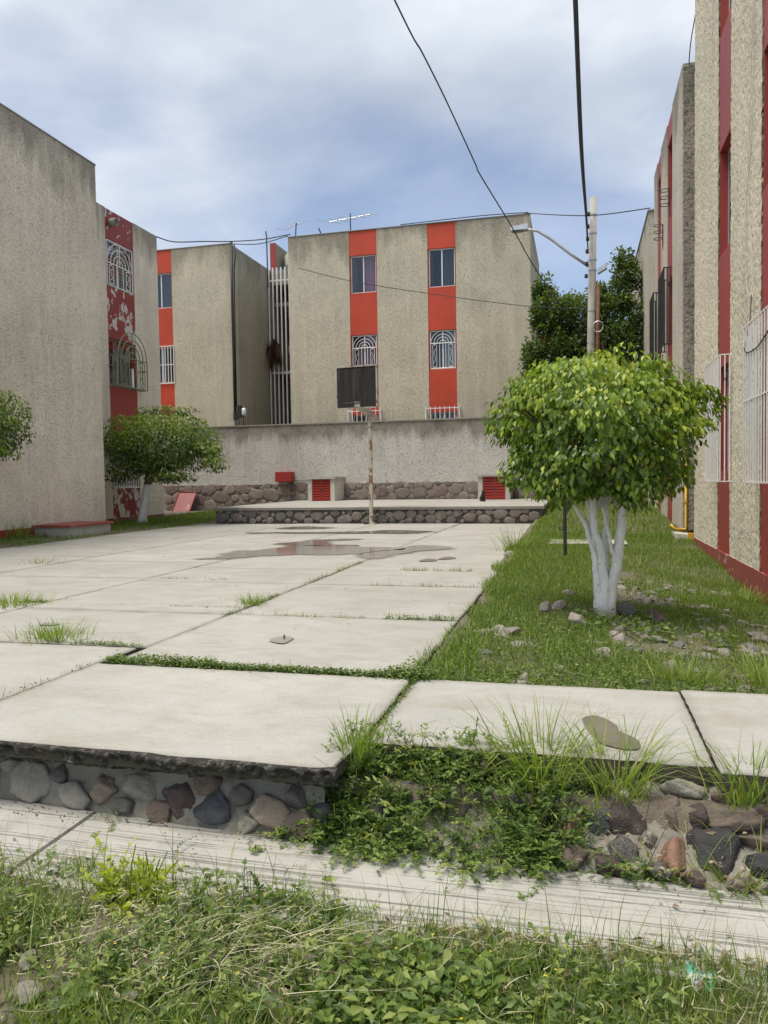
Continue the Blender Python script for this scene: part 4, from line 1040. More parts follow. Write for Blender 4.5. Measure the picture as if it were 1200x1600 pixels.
rp = thing('sheet_panel', 'faded red sheet panel leaning against the stone wall base on the left', 'panel', (-12.5, 22.6, .1))
MB().hexa([(-12.83 + u + (.0 if v == 0 else .03), 22.55 + (v * .45), .08 + v * .62) for u in (0, .64) for v in (0, 1)] + [(-12.83 + u + (.0 if v == 0 else .03), 22.58 + (v * .45), .08 + v * .62) for u in (0, .64) for v in (0, 1)]).build('sheet', 'red_fade', rp)
MB().tube([(-12.83, 22.53, .09), (-12.80, 22.98, .70), (-12.16, 22.98, .70), (-12.19, 22.53, .09)], .018, 5).build('rim', 'red_fade', rp)
# ---- utility box at the left wall
ub = thing('utility_box', 'low concrete utility box with a red lid against the left wall', 'utility box', (-9.6, 13, 0))
MB().box(-9.98, -9.22, 12.45, 13.75, -.05, .20).build('box_body', 'concrete_plain', ub)
MB().box(-10.0, -9.17, 12.40, 13.80, .20, .245).build('lid', 'red_lid', ub)
# ---- meter with cables on the corner of the back-left building
mt = thing('electric_meter', 'black and grey meter with cable loops on the corner of the back-left building', 'meter', (-11.3, 24.45, 3))
MB().box(-11.30, -11.16, 24.36, 24.47, 3.20, 3.62).build('black_case', 'black_metal', mt)
MB().box(-11.44, -11.32, 24.37, 24.475, 3.12, 3.40).build('bracket', 'black_metal', mt)
v_, f_ = lathe(-11.06, 24.42, 3.26, [(0, 0), (.075, 0), (.085, .05), (.085, .22), (.06, .26), (0, .27)], 14); MB().add(v_, f_).build('glass_dome', 'alu', mt, True)
MB().tube([(-11.40, 24.40, 3.15), (-11.38, 24.38, 2.95), (-11.30, 24.37, 2.87), (-11.22, 24.38, 3.0), (-11.22, 24.4, 3.2)], .018, 6).build('cable_loop', 'cable', mt, True)
MB().tube([(-11.08, 24.42, 3.27), (-11.09, 24.40, 2.95), (-11.2, 24.40, 2.85)], .02, 6).build('cable_loop', 'cable', mt, True)
dp = thing('drop_cable', 'thick black cable running down the corner of the back-left building', 'cable', (-11.45, 24.45, 3))
MB().tube([(-11.40, 24.44, 9.16), (-11.415, 24.44, 7.0), (-11.41, 24.44, 5.0), (-11.405, 24.44, 3.4)], .045, 7).build('cable_run', 'cable', dp, True)
MB().tube([(-11.30, 24.46, 9.1), (-11.26, 24.46, 8.7), (-11.32, 24.46, 8.3), (-11.34, 24.455, 6.5), (-11.35, 24.45, 3.6)], .022, 6).build('cable_run', 'cable', dp, True)
# ---- dead fronds and laundry in the stairwell
fd = thing('dead_plant', 'dry brown fronds hanging from the stairwell screen', 'plant', (-11.2, 27.6, 6))
N = 60; ps = np.array([-11.18, 27.58, 6.35]) + rng.normal(0, .07, (N, 3)); az = rng.uniform(0, 6.28, N)
V_, F_, T_ = leaves(ps, np.stack([np.cos(az) * .26, np.sin(az) * .26, -np.ones(N)], 1), np.stack([np.cos(az), np.sin(az), np.full(N, .3)], 1), rng.uniform(.5, 1.35, N), np.full(N, .03), rng.uniform(0, 1, N))
np_mesh('frond', V_, F_, 'frond', fd, T_, kind='stuff')
lb = thing('plastic_bag', 'white bag hanging on the stairwell landing', 'bag', (-10.55, 27.95, 5.6))
me = rock_mesh('bag_body', 3, 'white', 77, 5, .12); rock('bag_body', me, (-10.62, 27.98, 6.05), (.16, .1, .26), (0, 0, 0), lb)

# ---- aerials
def aerial(base, top, boom, els, label):
    a = thing('tv_aerial', label, 'aerial', base)
    MB().tube([base, top], .022, 6).build('mast', 'black_metal', a)
    b0, b1 = Vector(boom[0]), Vector(boom[1]); MB().tube([b0, b1], .013, 5).build('boom', 'grey_metal', a)
    for t, hl, tilt in els:
        p = b0.lerp(b1, t); d = Vector((math.cos(.55), math.sin(.55), tilt)).normalized() * hl
        MB().tube([p - d, p + d], .008, 4).build('element', 'grey_metal', a)
    return a
aerial((-9.72, 26, 8.7), (-9.62, 26, 10.12), ((-10.0, 25.7, 9.85), (-9.45, 26.2, 10.22)), [(0, .25, .1), (.3, .2, .1), (.6, .2, .1), (1, .16, .1)], 'bent television aerial on a mast at the left end of the middle roof')
aerial((-7.47, 25.5, 8.7), (-7.48, 25.5, 10.08), ((-8.2, 25.4, 9.83), (-6.75, 25.6, 10.02)), [(.0, .42, -.05), (.22, .36, -.05), (.45, .32, -.05), (.68, .28, -.05), (.85, .25, -.05), (1., .22, -.05)], 'wide television aerial on the middle roof above the left orange stripe')
for (x, y, z0, z1, w, lab) in ((-11.15, 27.0, 8.2, 10.28, .05, 'thin bent pipe standing on the back-left roof'), (-8.57, 25.6, 8.9, 9.72, .08, 'short bent rod between the two aerials')):
    o = MB().tube([(x, y, z0), (x - .02, y, z1 - .15), (x - w, y, z1)], .025, 6).build('roof_pipe', 'black_metal', None); tag(o, lab, 'pipe')

# ---- street lamp on a concrete pole
lp = thing('street_lamp', 'round concrete pole with a street lamp arm and cable bundles', 'street lamp', (.34, 20, 0))
MB().tube([(.27, 20, 0), (.33, 20, 4.2), (.40, 20, 7.88)], [.115, .10, .085], 14).build('pole', 'pole', lp, True)
arm = MB().tube([(.28, 20, 6.22), (-.15, 19.98, 6.55), (-.62, 19.95, 6.95), (-.95, 19.93, 7.18), (-1.12, 19.92, 7.22), (-1.28, 19.91, 7.23)], .035, 8).build('arm', 'grey_metal', lp, True)
m = MB(); m.hexa([(-1.62 + u * .42, 19.80 + v * .24, 7.22 + w_ * (.14 if u else .09) - (0 if u else .0)) for u in (0, 1) for v in (0, 1) for w_ in (0, 1)]); m.build('lamp_head', 'alu', lp)
MB().box(-1.58, -1.30, 19.83, 20.01, 7.20, 7.219).build('lens', 'glass_dark', lp)
for z in (4.3, 5.1, 6.1, 6.35, 7.0, 7.45):
    xx = .27 + .13 * z / 7.88; rr = .115 - .030 * z / 7.88 + .006
    v_, f_ = lathe(xx, 20, z, [(rr, 0), (rr + .004, .0), (rr + .004, .03), (rr, .03)], 14); MB().add(v_, f_).build('band', 'grey_metal', lp)
MB().tube([(.48, 19.93, 3.2), (.49, 19.93, 4.4), (.50, 19.94, 5.75)], .045, 7).build('conduit', 'rust', lp, True)
for k, z in enumerate((5.9, 6.2, 6.5, 6.8, 7.1, 7.4)):
    v_, f_ = lathe(.22 + .012 * k, 19.84, z, [(0, 0), (.035, 0), (.045, .03), (.035, .06), (.045, .09), (0, .1)], 8); MB().add(v_, f_).build('insulator', 'black_metal', lp, True)
m = MB(); m.hexa([(.50 + u * .22, 19.85 + v * .2, 6.0 + w_ * .12 + u * .12) for u in (0, 1) for v in (0, 1) for w_ in (0, 1)]); m.build('junction_box', 'alu', lp)
MB().tube([(.50 + .12 * math.cos(q), 19.85, 4.7 + .13 * math.sin(q)) for q in np.linspace(0, 6.28, 17)], .012, 5).build('cable_coil', 'grey_metal', lp)

# ---- overhead wires (each one its own)
def wire(name, pts, r, label, mat='cable', n=24):
    P = [Vector(p) for p in pts]; out = []
    for i in range(len(P) - 1):
        a, b, c, d = P[max(i - 1, 0)], P[i], P[i + 1], P[min(i + 2, len(P) - 1)]
        k = max(3, n // (len(P) - 1))
        for j in range(k):
            t = j / k; out.append(.5 * (2 * b + (c - a) * t + (2 * a - 5 * b + 4 * c - d) * t * t + (3 * b - 3 * c + d - a) * t ** 3))
    out.append(P[-1])
    o = MB().tube(out, r, 6).build(name, mat, None, True); return tag(o, label, 'wire')
for k, (dx, z, r, lab) in enumerate(((-.03, 7.42, .020, 'upper'), (-.06, 7.12, .026, 'second'), (-.045, 6.85, .020, 'third'), (-.02, 6.5, .016, 'lowest'))):
    x0 = .24 + .01 * k
    wire('power_cable', [(x0, 19.85, z), (.14 + dx, 16.0, 7.42 + .35 * (z - 6.9)), (.03 + dx, 12.0, 8.30 + .30 * (z - 6.9)), (-.08 + dx, 8.0, 9.35 + .25 * (z - 6.9)), (-.4 + dx, -6.0, 13.6 + .2 * (z - 6.9))], r, lab + ' black cable of the bundle running overhead to the lamp pole')
wire('overhead_wire', [(.24, 19.86, 4.3), (-.844, 17.5, 5.535), (-1.276, 16, 6.085), (-1.72, 14.4, 6.58), (-1.77, 14.1, 6.67), (-2.02, 12.5, 7.06), (-2.17, 11.3, 7.21), (-2.31, 10.1, 7.30), (-2.8, 3.0, 7.6), (-3.2, -6, 8.2)], .012, 'single kinked black wire slanting across the sky to the lamp pole', n=50)
wire('overhead_wire', [(-8.3, 22.6, 7.55), (-6.432, 22.2, 6.9), (-3.952, 22, 6.297), (-1.354, 21, 5.575), (.25, 20.1, 5.2)], .010, 'thin wire crossing in front of the middle building')
wire('overhead_wire', [(-11.28, 19.4, 7.82), (-11.9, 21.5, 8.35), (-11.9, 23.5, 8.95), (-11.42, 24.4, 9.17), (-10.3, 24.6, 9.20), (-9.3, 24.55, 9.26)], .018, 'sagging wire from the left block to the back-left roof')
wire('overhead_wire', [(-11.40, 24.45, 9.1), (-10.4, 24.5, 9.03), (-9.36, 24.5, 9.2)], .014, 'slack wire between the two back roofs')
wire('overhead_wire', [(-1.55, 24.5, 9.18), (.26, 20.1, 7.50), (1.7, 19.62, 7.38)], .013, 'level wire from the middle roof past the pole to the third right building')
wire('overhead_wire', [(-5.5, 24.47, 9.19), (-3.0, 24.46, 9.22), (-1.45, 24.5, 9.19)], .014, 'wire lying along the parapet of the middle building')
wire('roof_wire', [(1.80, 12.1, 8.35), (1.76, 12.7, 8.0), (1.745, 13.33, 7.62), (1.745, 13.335, 6.6)], .008, 'thin wire dropping from the near right roof to the second right building')
wire('looped_cord', [(1.655, 8.22, 5.9), (1.655, 8.26, 4.36), (1.655, 8.49, 3.82), (1.655, 8.52, 3.2), (1.655, 8.45, 2.85), (1.655, 8.20, 2.72), (1.655, 8.17, 2.80), (1.655, 8.26, 3.2), (1.655, 8.43, 3.8), (1.655, 8.36, 4.6), (1.655, 8.20, 6.0)], .0035, 'looped pale cord hanging on the near right wall', 'cable_white', 60)
wire('looped_cord', [(1.652, 8.25, 2.75), (1.60, 8.06, 2.45), (1.545, 8.0, 2.18), (1.54, 7.5, 2.12), (1.54, 7.0, 2.2)], .006, 'cord stretched from the near right wall to the nearer white window cage', 'cable')
wire('looped_cord', [(1.64, 9.42, 2.15), (1.58, 9.25, 2.05), (1.54, 9.7, 1.92), (1.54, 10.2, 1.95)], .005, 'cord draped over the farther white window cage', 'cable')
# ---- yellow gas pipe, white block, rod
gp = thing('gas_pipe', 'yellow gas pipe on the end wall of the second right building', 'pipe', (1.7, 13.3, .1))
MB().tube([(1.70, 13.30, 1.5), (1.70, 13.30, .16), (1.69, 13.27, .12), (1.52, 13.26, .13), (1.46, 13.28, .2)], .022, 8).build('pipe_run', 'yellow', gp, True)
MB().tube([(1.70, 13.30, .55), (1.70, 13.30, .60)], .03, 8).build('coupling', 'yellow', gp)
wb = thing('concrete_block', 'whitewashed concrete block at the far corner of the near right wall', 'block', (1.6, 12.4, 0))
MB().hexa([(1.42 + u * .42 + (w_ * .02), 12.3 + v * .5, -.05 + w_ * (.17 - .04 * u)) for u in (0, 1) for v in (0, 1) for w_ in (0, 1)]).build('block_body', 'lime', wb)
MB().box(1.60, 1.72, 12.25, 12.33, .02, .13).build('painted_mark', 'yellow', wb)
rd = thing('steel_rod', 'dark upright steel rod with a small ring in the grass', 'rod', (-.16, 9.87, 0))
MB().tube([(-.16, 9.87, -.1), (-.165, 9.87, .95)], .022, 8).build('shaft', 'black_metal', rd)
MB().tube([(-.205 + .022 * math.cos(q), 9.86, .36 + .022 * math.sin(q)) for q in np.linspace(0, 6.28, 13)], .007, 5).build('ring', 'black_metal', rd)
mh = thing('manhole_slab', 'pale concrete manhole slab set in the grass behind the white trunk', 'slab', (.15, 11.7, 0))
slab(mh, 'slab_body', -.42, .68, 11.35, 12.1, .045, .1, 'concrete_plain', .08, .012)
wrp = thing('wrapper', 'crumpled green and clear plastic wrapper in the verge grass', 'litter', (.30, 2.02, -.28))
P, F = rough_strip('', np.linspace(.255, .325, 12), np.linspace(0, 1, 8), lambda x, t: (x, 1.985 + .05 * t, -.285 + .035 * t), None, None)
P += (np.stack([vnoise(P, 60., 1), vnoise(P, 60., 2), vnoise(P, 60., 3)], 1) - .5) * .03
np_mesh('film', P, F, 'wrapper', wrp)
dcl = thing('pipe_stub', 'rusty bolt stub sticking up from the small damp patch on the court', 'bolt', (-1.80, 4.5, 0))
MB().tube([(-1.80, 4.5, -.02), (-1.80, 4.5, .022), (-1.795, 4.495, .034)], .006, 7).build('shank', 'rust', dcl)

# ---- black cat sitting on the platform
def cat():
    pts = [((0, .06, .09), .075), ((0, .02, .15), .07), ((0, -.04, .21), .055), ((0, -.06, .265), .038), ((0, -.085, .315), .048), ((0, -.125, .308), .026),      # 0-5 spine, head, muzzle
           ((.03, -.07, .15), .026), ((.03, -.085, .07), .02), ((.03, -.10, .012), .02), ((-.03, -.07, .15), .026), ((-.03, -.085, .07), .02), ((-.03, -.10, .012), .02),
           ((.06, .04, .06), .045), ((.065, -.05, .02), .022), ((-.06, .04, .06), .045), ((-.065, -.05, .02), .022),
           ((0, .13, .03), .024), ((.06, .16, .018), .018), ((.12, .11, .015), .015), ((.035, -.075, .352), .014), ((.044, -.072, .375), .004), ((-.035, -.075, .352), .014), ((-.044, -.072, .375), .004)]
    ed = [(0, 1), (1, 2), (2, 3), (3, 4), (4, 5), (2, 6), (6, 7), (7, 8), (2, 9), (9, 10), (10, 11), (0, 12), (12, 13), (0, 14), (14, 15), (0, 16), (16, 17), (17, 18), (4, 19), (19, 20), (4, 21), (21, 22)]
    me = bpy.data.meshes.new('cat'); me.from_pydata([p for p, r in pts], ed, []); me.materials.append(M['fur'])
    o = bpy.data.objects.new('cat', me); link(o)
    sk_ = o.modifiers.new('skin', 'SKIN'); sk_.use_smooth_shade = True
    for i, (p, r) in enumerate(pts): me.skin_vertices[0].data[i].radius = (r, r)
    me.skin_vertices[0].data[0].use_root = True
    o.modifiers.new('sub', 'SUBSURF').levels = 1
    o.modifiers['sub'].render_levels = 2
    o.location = (-2.45, 20.35, .386); o.rotation_euler = (0, 0, R(25)); o.scale = (.85, .85, .82)
    tag(o, 'black cat sitting upright on the platform before the right cabinet', 'cat')
cat()

# ================================================================== TREES
def limb(mb, a, b, r0, r1, sag=.0, n=6, wob=.015, sides=8):
    a, b = Vector(a), Vector(b); pts = []
    for i in range(n + 1):
        t = i / n; p = a.lerp(b, t); k = math.sin(math.pi * t)
        pts.append(p + Vector((random.uniform(-wob, wob) * k, random.uniform(-wob, wob) * k, sag * k)))
    mb.tube(pts, [r0 + (r1 - r0) * i / n for i in range(n + 1)], sides); return pts
def crown_points(N, cen, rad, seed, shell=.55, lump=.28, power=2.5, freq=1.7):
    """points through a lumpy superellipsoid, most of them near its skin"""
    d = norm(rng.normal(size=(N, 3)))
    sup = (np.abs(d) ** power).sum(1) ** (-1 / power)
    lum = 1 + (vnoise(d + 5, freq, seed, 3) - .5) * 2 * lump
    rr = 1 - (rng.random(N) ** 1.6) * shell
    p = d * (sup * lum * rr)[:, None] * np.array(rad)
    return np.array(cen) + p, d, rr
def hang_leaves(P, d, length, wid, droop=.9, out=.6, jit=.5):
    n = len(P); h = d.copy(); h[:, 2] *= .2
    ax = norm(h * out + np.array([0, 0, -droop]) + rng.normal(0, jit, (n, 3)))
    nr = norm(d * .9 + np.array([0, 0, .55]) + rng.normal(0, .35, (n, 3)))
    return ax, nr, rng.uniform(.55, 1.25, n) * length, rng.uniform(.65, 1.2, n) * wid

# ---- clipped ficus in the grass on the right
TX, TY, TZ = .18, 6.10, -.10
ft = thing('ficus_tree', 'round clipped ficus with white-painted stems in the grass on the right', 'tree', (TX, TY, TZ))
tr = MB(); s_ = 1.085
stems = [[(-.015, 0, 0, .085), (-.03, 0, .2, .05), (-.055, .02, .45, .033), (-.13, .03, .70, .024), (-.25, .02, .93, .017)],
         [(-.01, .02, 0, .085), (-.02, .03, .22, .055), (-.05, .04, .5, .040), (-.085, .05, .78, .036), (-.13, .06, 1.05, .03)],
         [(0, -.01, 0, .08), (.01, -.02, .22, .052), (-.01, -.02, .45, .038), (-.055, -.03, .68, .036), (-.075, -.03, 1.0, .03)],
         [(.03, 0, 0, .085), (.055, .01, .22, .060), (.10, .01, .42, .055), (.125, .02, .66, .048), (.155, .03, 1.05, .038)],
         [(.02, .03, .10, .06), (.03, .05, .32, .035), (.02, .05, .6, .030), (.035, .06, .95, .026)],
         [(.088, .0, .40, .028), (.06, -.02, .52, .020), (.03, -.03, .64, .018), (.0, -.03, .80, .016)]]
def stem_pts(st):
    P = [Vector(p[:3]) for p in st]; r = [p[3] for p in st]; oP, oR = [], []
    for i in range(len(P) - 1):
        a, b, c, d = P[max(i - 1, 0)], P[i], P[i + 1], P[min(i + 2, len(P) - 1)]
        for j in range(5):
            t = j / 5; q = .5 * (2 * b + (c - a) * t + (2 * a - 5 * b + 4 * c - d) * t * t + (3 * b - 3 * c + d - a) * t ** 3)
            oP.append(q + Vector((random.uniform(-.007, .007), random.uniform(-.007, .007), 0))); oR.append((r[i] + (r[i + 1] - r[i]) * t) * random.uniform(.96, 1.05))
    oP.append(P[-1]); oR.append(r[-1]); return [(TX + p.x * s_, TY + p.y * s_, TZ + p.z * s_) for p in oP], [x * s_ * .68 for x in oR]
for st_ in stems:
    P_, R_ = stem_pts(st_); MB().tube(P_, R_, 12).build('trunk', 'trunk_white', ft, True)
CC = np.array([.13, 6.1, 1.37]); CR = (.71, .76, .56)
br = MB()
for k in range(26):
    q = random.uniform(0, 6.28); e = random.uniform(-.2, .9)
    a = (TX + random.uniform(-.12, .16), TY + .03, TZ + random.uniform(.85, 1.1)); b = CC + np.array([math.cos(q) * .62, math.sin(q) * .62, e * .42])
    limb(br, a, b, .017, .005, .03, 6, .03, 6)
br.build('branch', 'trunk_half', ft, True)
# lumps follow the outline of the real crown: bulge top left, long twig on the right
P1, d1, r1 = crown_points(14500, CC, CR, 7, .55, .36, 2.25, 3.4)
ex = []
for (cx, cy, cz, rx, ry, rz, n_) in ((-.36, 5.95, 1.66, .20, .22, .14, 500), (-.10, 6.0, 1.78, .20, .25, .12, 420), (.48, 5.9, 1.76, .20, .22, .13, 420), (.70, 5.95, 1.58, .15, .2, .12, 300), (.88, 5.95, 1.60, .10, .08, .06, 110), (.97, 5.93, 1.53, .05, .05, .07, 45),
                                 (-.42, 5.9, 1.06, .16, .2, .14, 300), (.62, 5.9, 1.02, .17, .2, .16, 340), (.42, 5.7, .94, .22, .2, .10, 380), (-.22, 5.75, .95, .20, .2, .10, 330), (-.56, 6.0, 1.45, .14, .2, .2, 300)):
    p, d, r = crown_points(n_, (cx, cy, cz), (rx, ry, rz), 3, .6, .2); ex.append((p, d, r))
for k in range(70):        # stray shoots that break the outline
    d = norm(rng.normal(size=(1, 3)))[0]; d[2] = abs(d[2]) * .8 - .15; q = CC + d * np.array(CR) * rng.uniform(.95, 1.12); t_ = rng.random(14)[:, None]
    sh = norm((d * .6 + np.array([0, 0, .35]) + rng.normal(0, .35, 3))[None])[0] * rng.uniform(.08, .17)
    ex.append((q + sh * t_ + np.array([0, 0, -.05]) * t_ ** 2 + rng.normal(0, .014, (14, 3)), np.repeat(d[None], 14, 0), np.ones(14)))
Pa = np.concatenate([P1] + [e[0] for e in ex]); da = np.concatenate([d1] + [norm(e[1] * .5 + (e[0] - CC) / np.array(CR)) for e in ex]); ra = np.concatenate([r1] + [e[2] for e in ex])
keep = vnoise(Pa, 5.5, 12, 2) + (rng.random(len(Pa)) - .5) * .20 > .42          # gaps between the leaf sprays
Pa, da, ra = Pa[keep], da[keep], ra[keep]
ax, nr, ln, wd = hang_leaves(Pa, da, .060, .034, 1.15, .6, .42)
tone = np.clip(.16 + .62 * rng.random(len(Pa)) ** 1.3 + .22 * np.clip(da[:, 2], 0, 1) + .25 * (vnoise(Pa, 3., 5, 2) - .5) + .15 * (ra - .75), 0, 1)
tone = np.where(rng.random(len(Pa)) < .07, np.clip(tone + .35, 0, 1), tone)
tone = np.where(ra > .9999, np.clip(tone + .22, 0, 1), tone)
# the 300 leaves that show largest stand on the near skin of the crown
score = -Pa[:, 1] + .3 * ra + rng.random(len(Pa)) * .5
order = np.argsort(-score); front = order[:300]; rest = order[300:]
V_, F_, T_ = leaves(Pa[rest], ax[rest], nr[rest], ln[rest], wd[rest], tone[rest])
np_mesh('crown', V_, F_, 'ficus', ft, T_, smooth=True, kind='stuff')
lm = []
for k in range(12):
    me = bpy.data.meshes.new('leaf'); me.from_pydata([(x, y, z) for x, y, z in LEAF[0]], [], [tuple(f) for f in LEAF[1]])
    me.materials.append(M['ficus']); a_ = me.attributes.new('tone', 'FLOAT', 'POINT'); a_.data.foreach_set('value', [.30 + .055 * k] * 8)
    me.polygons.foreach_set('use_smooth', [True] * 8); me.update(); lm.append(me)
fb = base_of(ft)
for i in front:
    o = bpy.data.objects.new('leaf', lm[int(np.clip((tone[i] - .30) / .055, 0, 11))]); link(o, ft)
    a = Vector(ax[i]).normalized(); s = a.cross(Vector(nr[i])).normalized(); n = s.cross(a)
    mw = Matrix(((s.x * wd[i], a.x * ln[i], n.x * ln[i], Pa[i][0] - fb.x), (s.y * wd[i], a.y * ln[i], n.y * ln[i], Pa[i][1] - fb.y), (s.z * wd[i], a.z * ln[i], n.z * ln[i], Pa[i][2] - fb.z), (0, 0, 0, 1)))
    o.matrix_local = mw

# ---- smaller ficus before the left block, and the one cut by the left edge
def ficus_small(label, base, top, cen, rad, N, seed, leaf, parent_trunk=True, sprays=()):
    t = thing('ficus_tree', label, 'tree', base)
    m = MB(); P_ = [Vector(base).lerp(Vector(top), i / 6) + Vector((random.uniform(-.02, .02), 0, 0)) for i in range(7)]
    m.tube(P_, [.15, .105, .095, .09, .09, .095, .10], 12); m.build('trunk', 'trunk_half', t, True)
    b = MB()
    for k in range(14):
        q = random.uniform(0, 6.28); limb(b, top, (cen[0] + math.cos(q) * rad[0] * .75, cen[1] + math.sin(q) * rad[1] * .75, cen[2] + random.uniform(-.3, .7) * rad[2]), .05, .012, .05, 6, .05, 6)
    b.build('branch', 'trunk_half', t, True)
    P, d, r = crown_points(N, cen, rad, seed, .5, .20, 2.4, 2.0)
    for (c, rr, n_) in sprays:
        p2, d2, r2 = crown_points(n_, c, rr, seed + 1, .7, .25); P = np.concatenate([P, p2]); d = np.concatenate([d, d2]); r = np.concatenate([r, r2])
    kp = vnoise(P, 3.4, seed + 4, 2) + (rng.random(len(P)) - .5) * .3 > .40; P, d, r = P[kp], d[kp], r[kp]
    a, n, l, w = hang_leaves(P, d, leaf, leaf * .55)
    tn = np.clip(.08 + .55 * rng.random(len(P)) + .30 * np.clip(d[:, 2], -.3, 1) + .5 * (vnoise(P, 2.2, seed, 2) - .5), 0, 1)  # light from above painted into the tone: top leaves brighter, lower ones darker
    V, F, T = leaves(P, a, n, l, w, tn, LEAF4 if leaf > .08 else LEAF4)
    np_mesh('crown', V, F, 'ficus_far', t, T, smooth=True, kind='stuff'); return t
ficus_small('drooping ficus with a white-painted trunk before the peeling stripe on the left', (-10.28, 16.6, 0), (-10.02, 16.6, 1.25), (-9.72, 16.6, 1.98), (1.42, 1.25, .72), 17000, 21, .085,
            sprays=[((-8.45, 16.5, 1.75), (.45, .5, .28), 900), ((-8.25, 16.5, 1.45), (.3, .4, .2), 350), ((-9.2, 16.2, 1.15), (.7, .4, .14), 700), ((-10.6, 16.3, 1.3), (.5, .4, .25), 600), ((-9.5, 16.5, 2.72), (.8, .6, .14), 600)])
ficus_small('bright ficus crown cut by the left edge of the picture', (-9.85, 10.6, 0), (-9.85, 10.6, 1.3), (-9.75, 10.6, 2.05), (.98, .95, .64), 9000, 25, .075, sprays=[((-8.85, 10.5, 2.0), (.2, .3, .14), 130), ((-8.95, 10.5, 1.55), (.25, .3, .12), 150)])
# ---- dark trees between the back and the right buildings
def dark_tree(label, base, forks, blobs, seed, leaf=.11):
    t = thing('broadleaf_tree', label, 'tree', base, 'dark trees beyond the yard')
    m = MB(); top = forks[0]; m.tube([Vector(base).lerp(Vector(top), i / 5) for i in range(6)], [.17, .14, .13, .12, .11, .10], 10); m.build('trunk', 'trunk_half', t, True)
    b = MB()
    for c, rr, n_ in blobs: limb(b, top, (c[0], c[1], c[2] + rr[2] * .3), .06, .012, .05, 7, .08, 6)
    b.build('branch', 'trunk_half', t, True)
    PP, dd = [], []
    for c, rr, n_ in blobs:
        p, d, r = crown_points(n_, c, rr, seed, .75, .45, 2.2, 2.2); PP.append(p); dd.append(d)
    P = np.concatenate(PP); d = np.concatenate(dd)
    kp = vnoise(P, 2.6, seed + 2, 3) + (rng.random(len(P)) - .5) * .25 > .44; P, d = P[kp], d[kp]
    n = len(P); a = norm(d * .7 + rng.normal(0, .7, (n, 3)) + np.array([0, 0, -.2])); nr = norm(np.array([0, 0, 1.]) + rng.normal(0, .6, (n, 3)))
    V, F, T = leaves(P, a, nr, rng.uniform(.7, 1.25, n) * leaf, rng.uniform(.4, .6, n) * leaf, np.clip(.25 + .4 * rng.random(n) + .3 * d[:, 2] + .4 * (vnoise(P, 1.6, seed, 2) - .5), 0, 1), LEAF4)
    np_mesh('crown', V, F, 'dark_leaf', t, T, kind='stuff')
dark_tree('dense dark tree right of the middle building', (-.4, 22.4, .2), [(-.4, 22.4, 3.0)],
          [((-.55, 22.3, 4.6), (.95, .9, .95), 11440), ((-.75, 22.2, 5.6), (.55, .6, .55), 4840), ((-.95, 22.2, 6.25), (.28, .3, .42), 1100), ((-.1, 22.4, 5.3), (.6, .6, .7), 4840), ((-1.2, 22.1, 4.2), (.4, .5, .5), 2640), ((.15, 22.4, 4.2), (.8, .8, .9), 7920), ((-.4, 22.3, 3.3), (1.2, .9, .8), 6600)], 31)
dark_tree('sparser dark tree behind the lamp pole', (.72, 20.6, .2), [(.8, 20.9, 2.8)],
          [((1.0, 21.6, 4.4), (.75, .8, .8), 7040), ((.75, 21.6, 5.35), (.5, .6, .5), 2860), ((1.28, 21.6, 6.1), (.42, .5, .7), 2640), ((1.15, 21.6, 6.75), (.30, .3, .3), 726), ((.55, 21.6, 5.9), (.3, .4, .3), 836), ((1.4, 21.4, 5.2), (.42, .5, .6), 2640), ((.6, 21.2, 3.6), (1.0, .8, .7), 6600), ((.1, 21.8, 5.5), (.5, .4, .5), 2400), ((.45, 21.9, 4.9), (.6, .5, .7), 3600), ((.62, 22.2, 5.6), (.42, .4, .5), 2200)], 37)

# ================================================================== GROUND COVER
def scatter(N, x0, x1, y0, y1, dens=None):
    x = rng.uniform(x0, x1, N); y = rng.uniform(y0, y1, N)
    if dens is not None:
        k = rng.random(N) < dens(x, y); x, y = x[k], y[k]
    return x, y
def on_ground(x, y, up=-.004): return np.stack([x, y, gz(x, y) + up], 1)
def vn2(x, y, s, seed, o=2): return vnoise(np.stack([x, y, np.zeros(len(x))], 1), s, seed, o)
def grass_at(x, y, h0, h1, w, tb=0., tv=.8, lean=.5, curl=.4, seg=2, z=None):
    n = len(x); p = on_ground(x, y) if z is None else np.stack([x, y, z], 1)
    hh = h0 + (h1 - h0) * rng.random(n) ** 1.6
    return blades(p, hh, rng.uniform(.7, 1.2, n) * w, rng.uniform(0, lean, n), rng.uniform(0, 6.28, n), rng.uniform(0, curl, n), np.clip(tb + tv * rng.random(n) ** 1.5, 0, 1), seg)
def carpet_at(x, y, size, spread=.03, tb=0., tv=1., z=None, tilt=.5, aspect=.62, tmpl=LEAF4):
    n = len(x); p = on_ground(x, y, 0) if z is None else np.stack([x, y, z], 1); p[:, 2] += rng.random(n) ** 1.4 * spread
    az = rng.uniform(0, 6.28, n); a = np.stack([np.cos(az), np.sin(az), rng.uniform(-.25, .45, n)], 1)
    nr = norm(np.array([0, 0, 1.]) + rng.normal(0, tilt, (n, 3)))
    l = rng.uniform(.6, 1.3, n) * size
    return leaves(p, a, nr, l, l * aspect, np.clip(tb + tv * rng.random(n), 0, 1), tmpl)
def stuff(name, parts, mat, label, cat):
    V, F, T = joinm(*parts); o = np_mesh(name, V, F, mat, None, T); return tag(o, label, cat, kind='stuff')

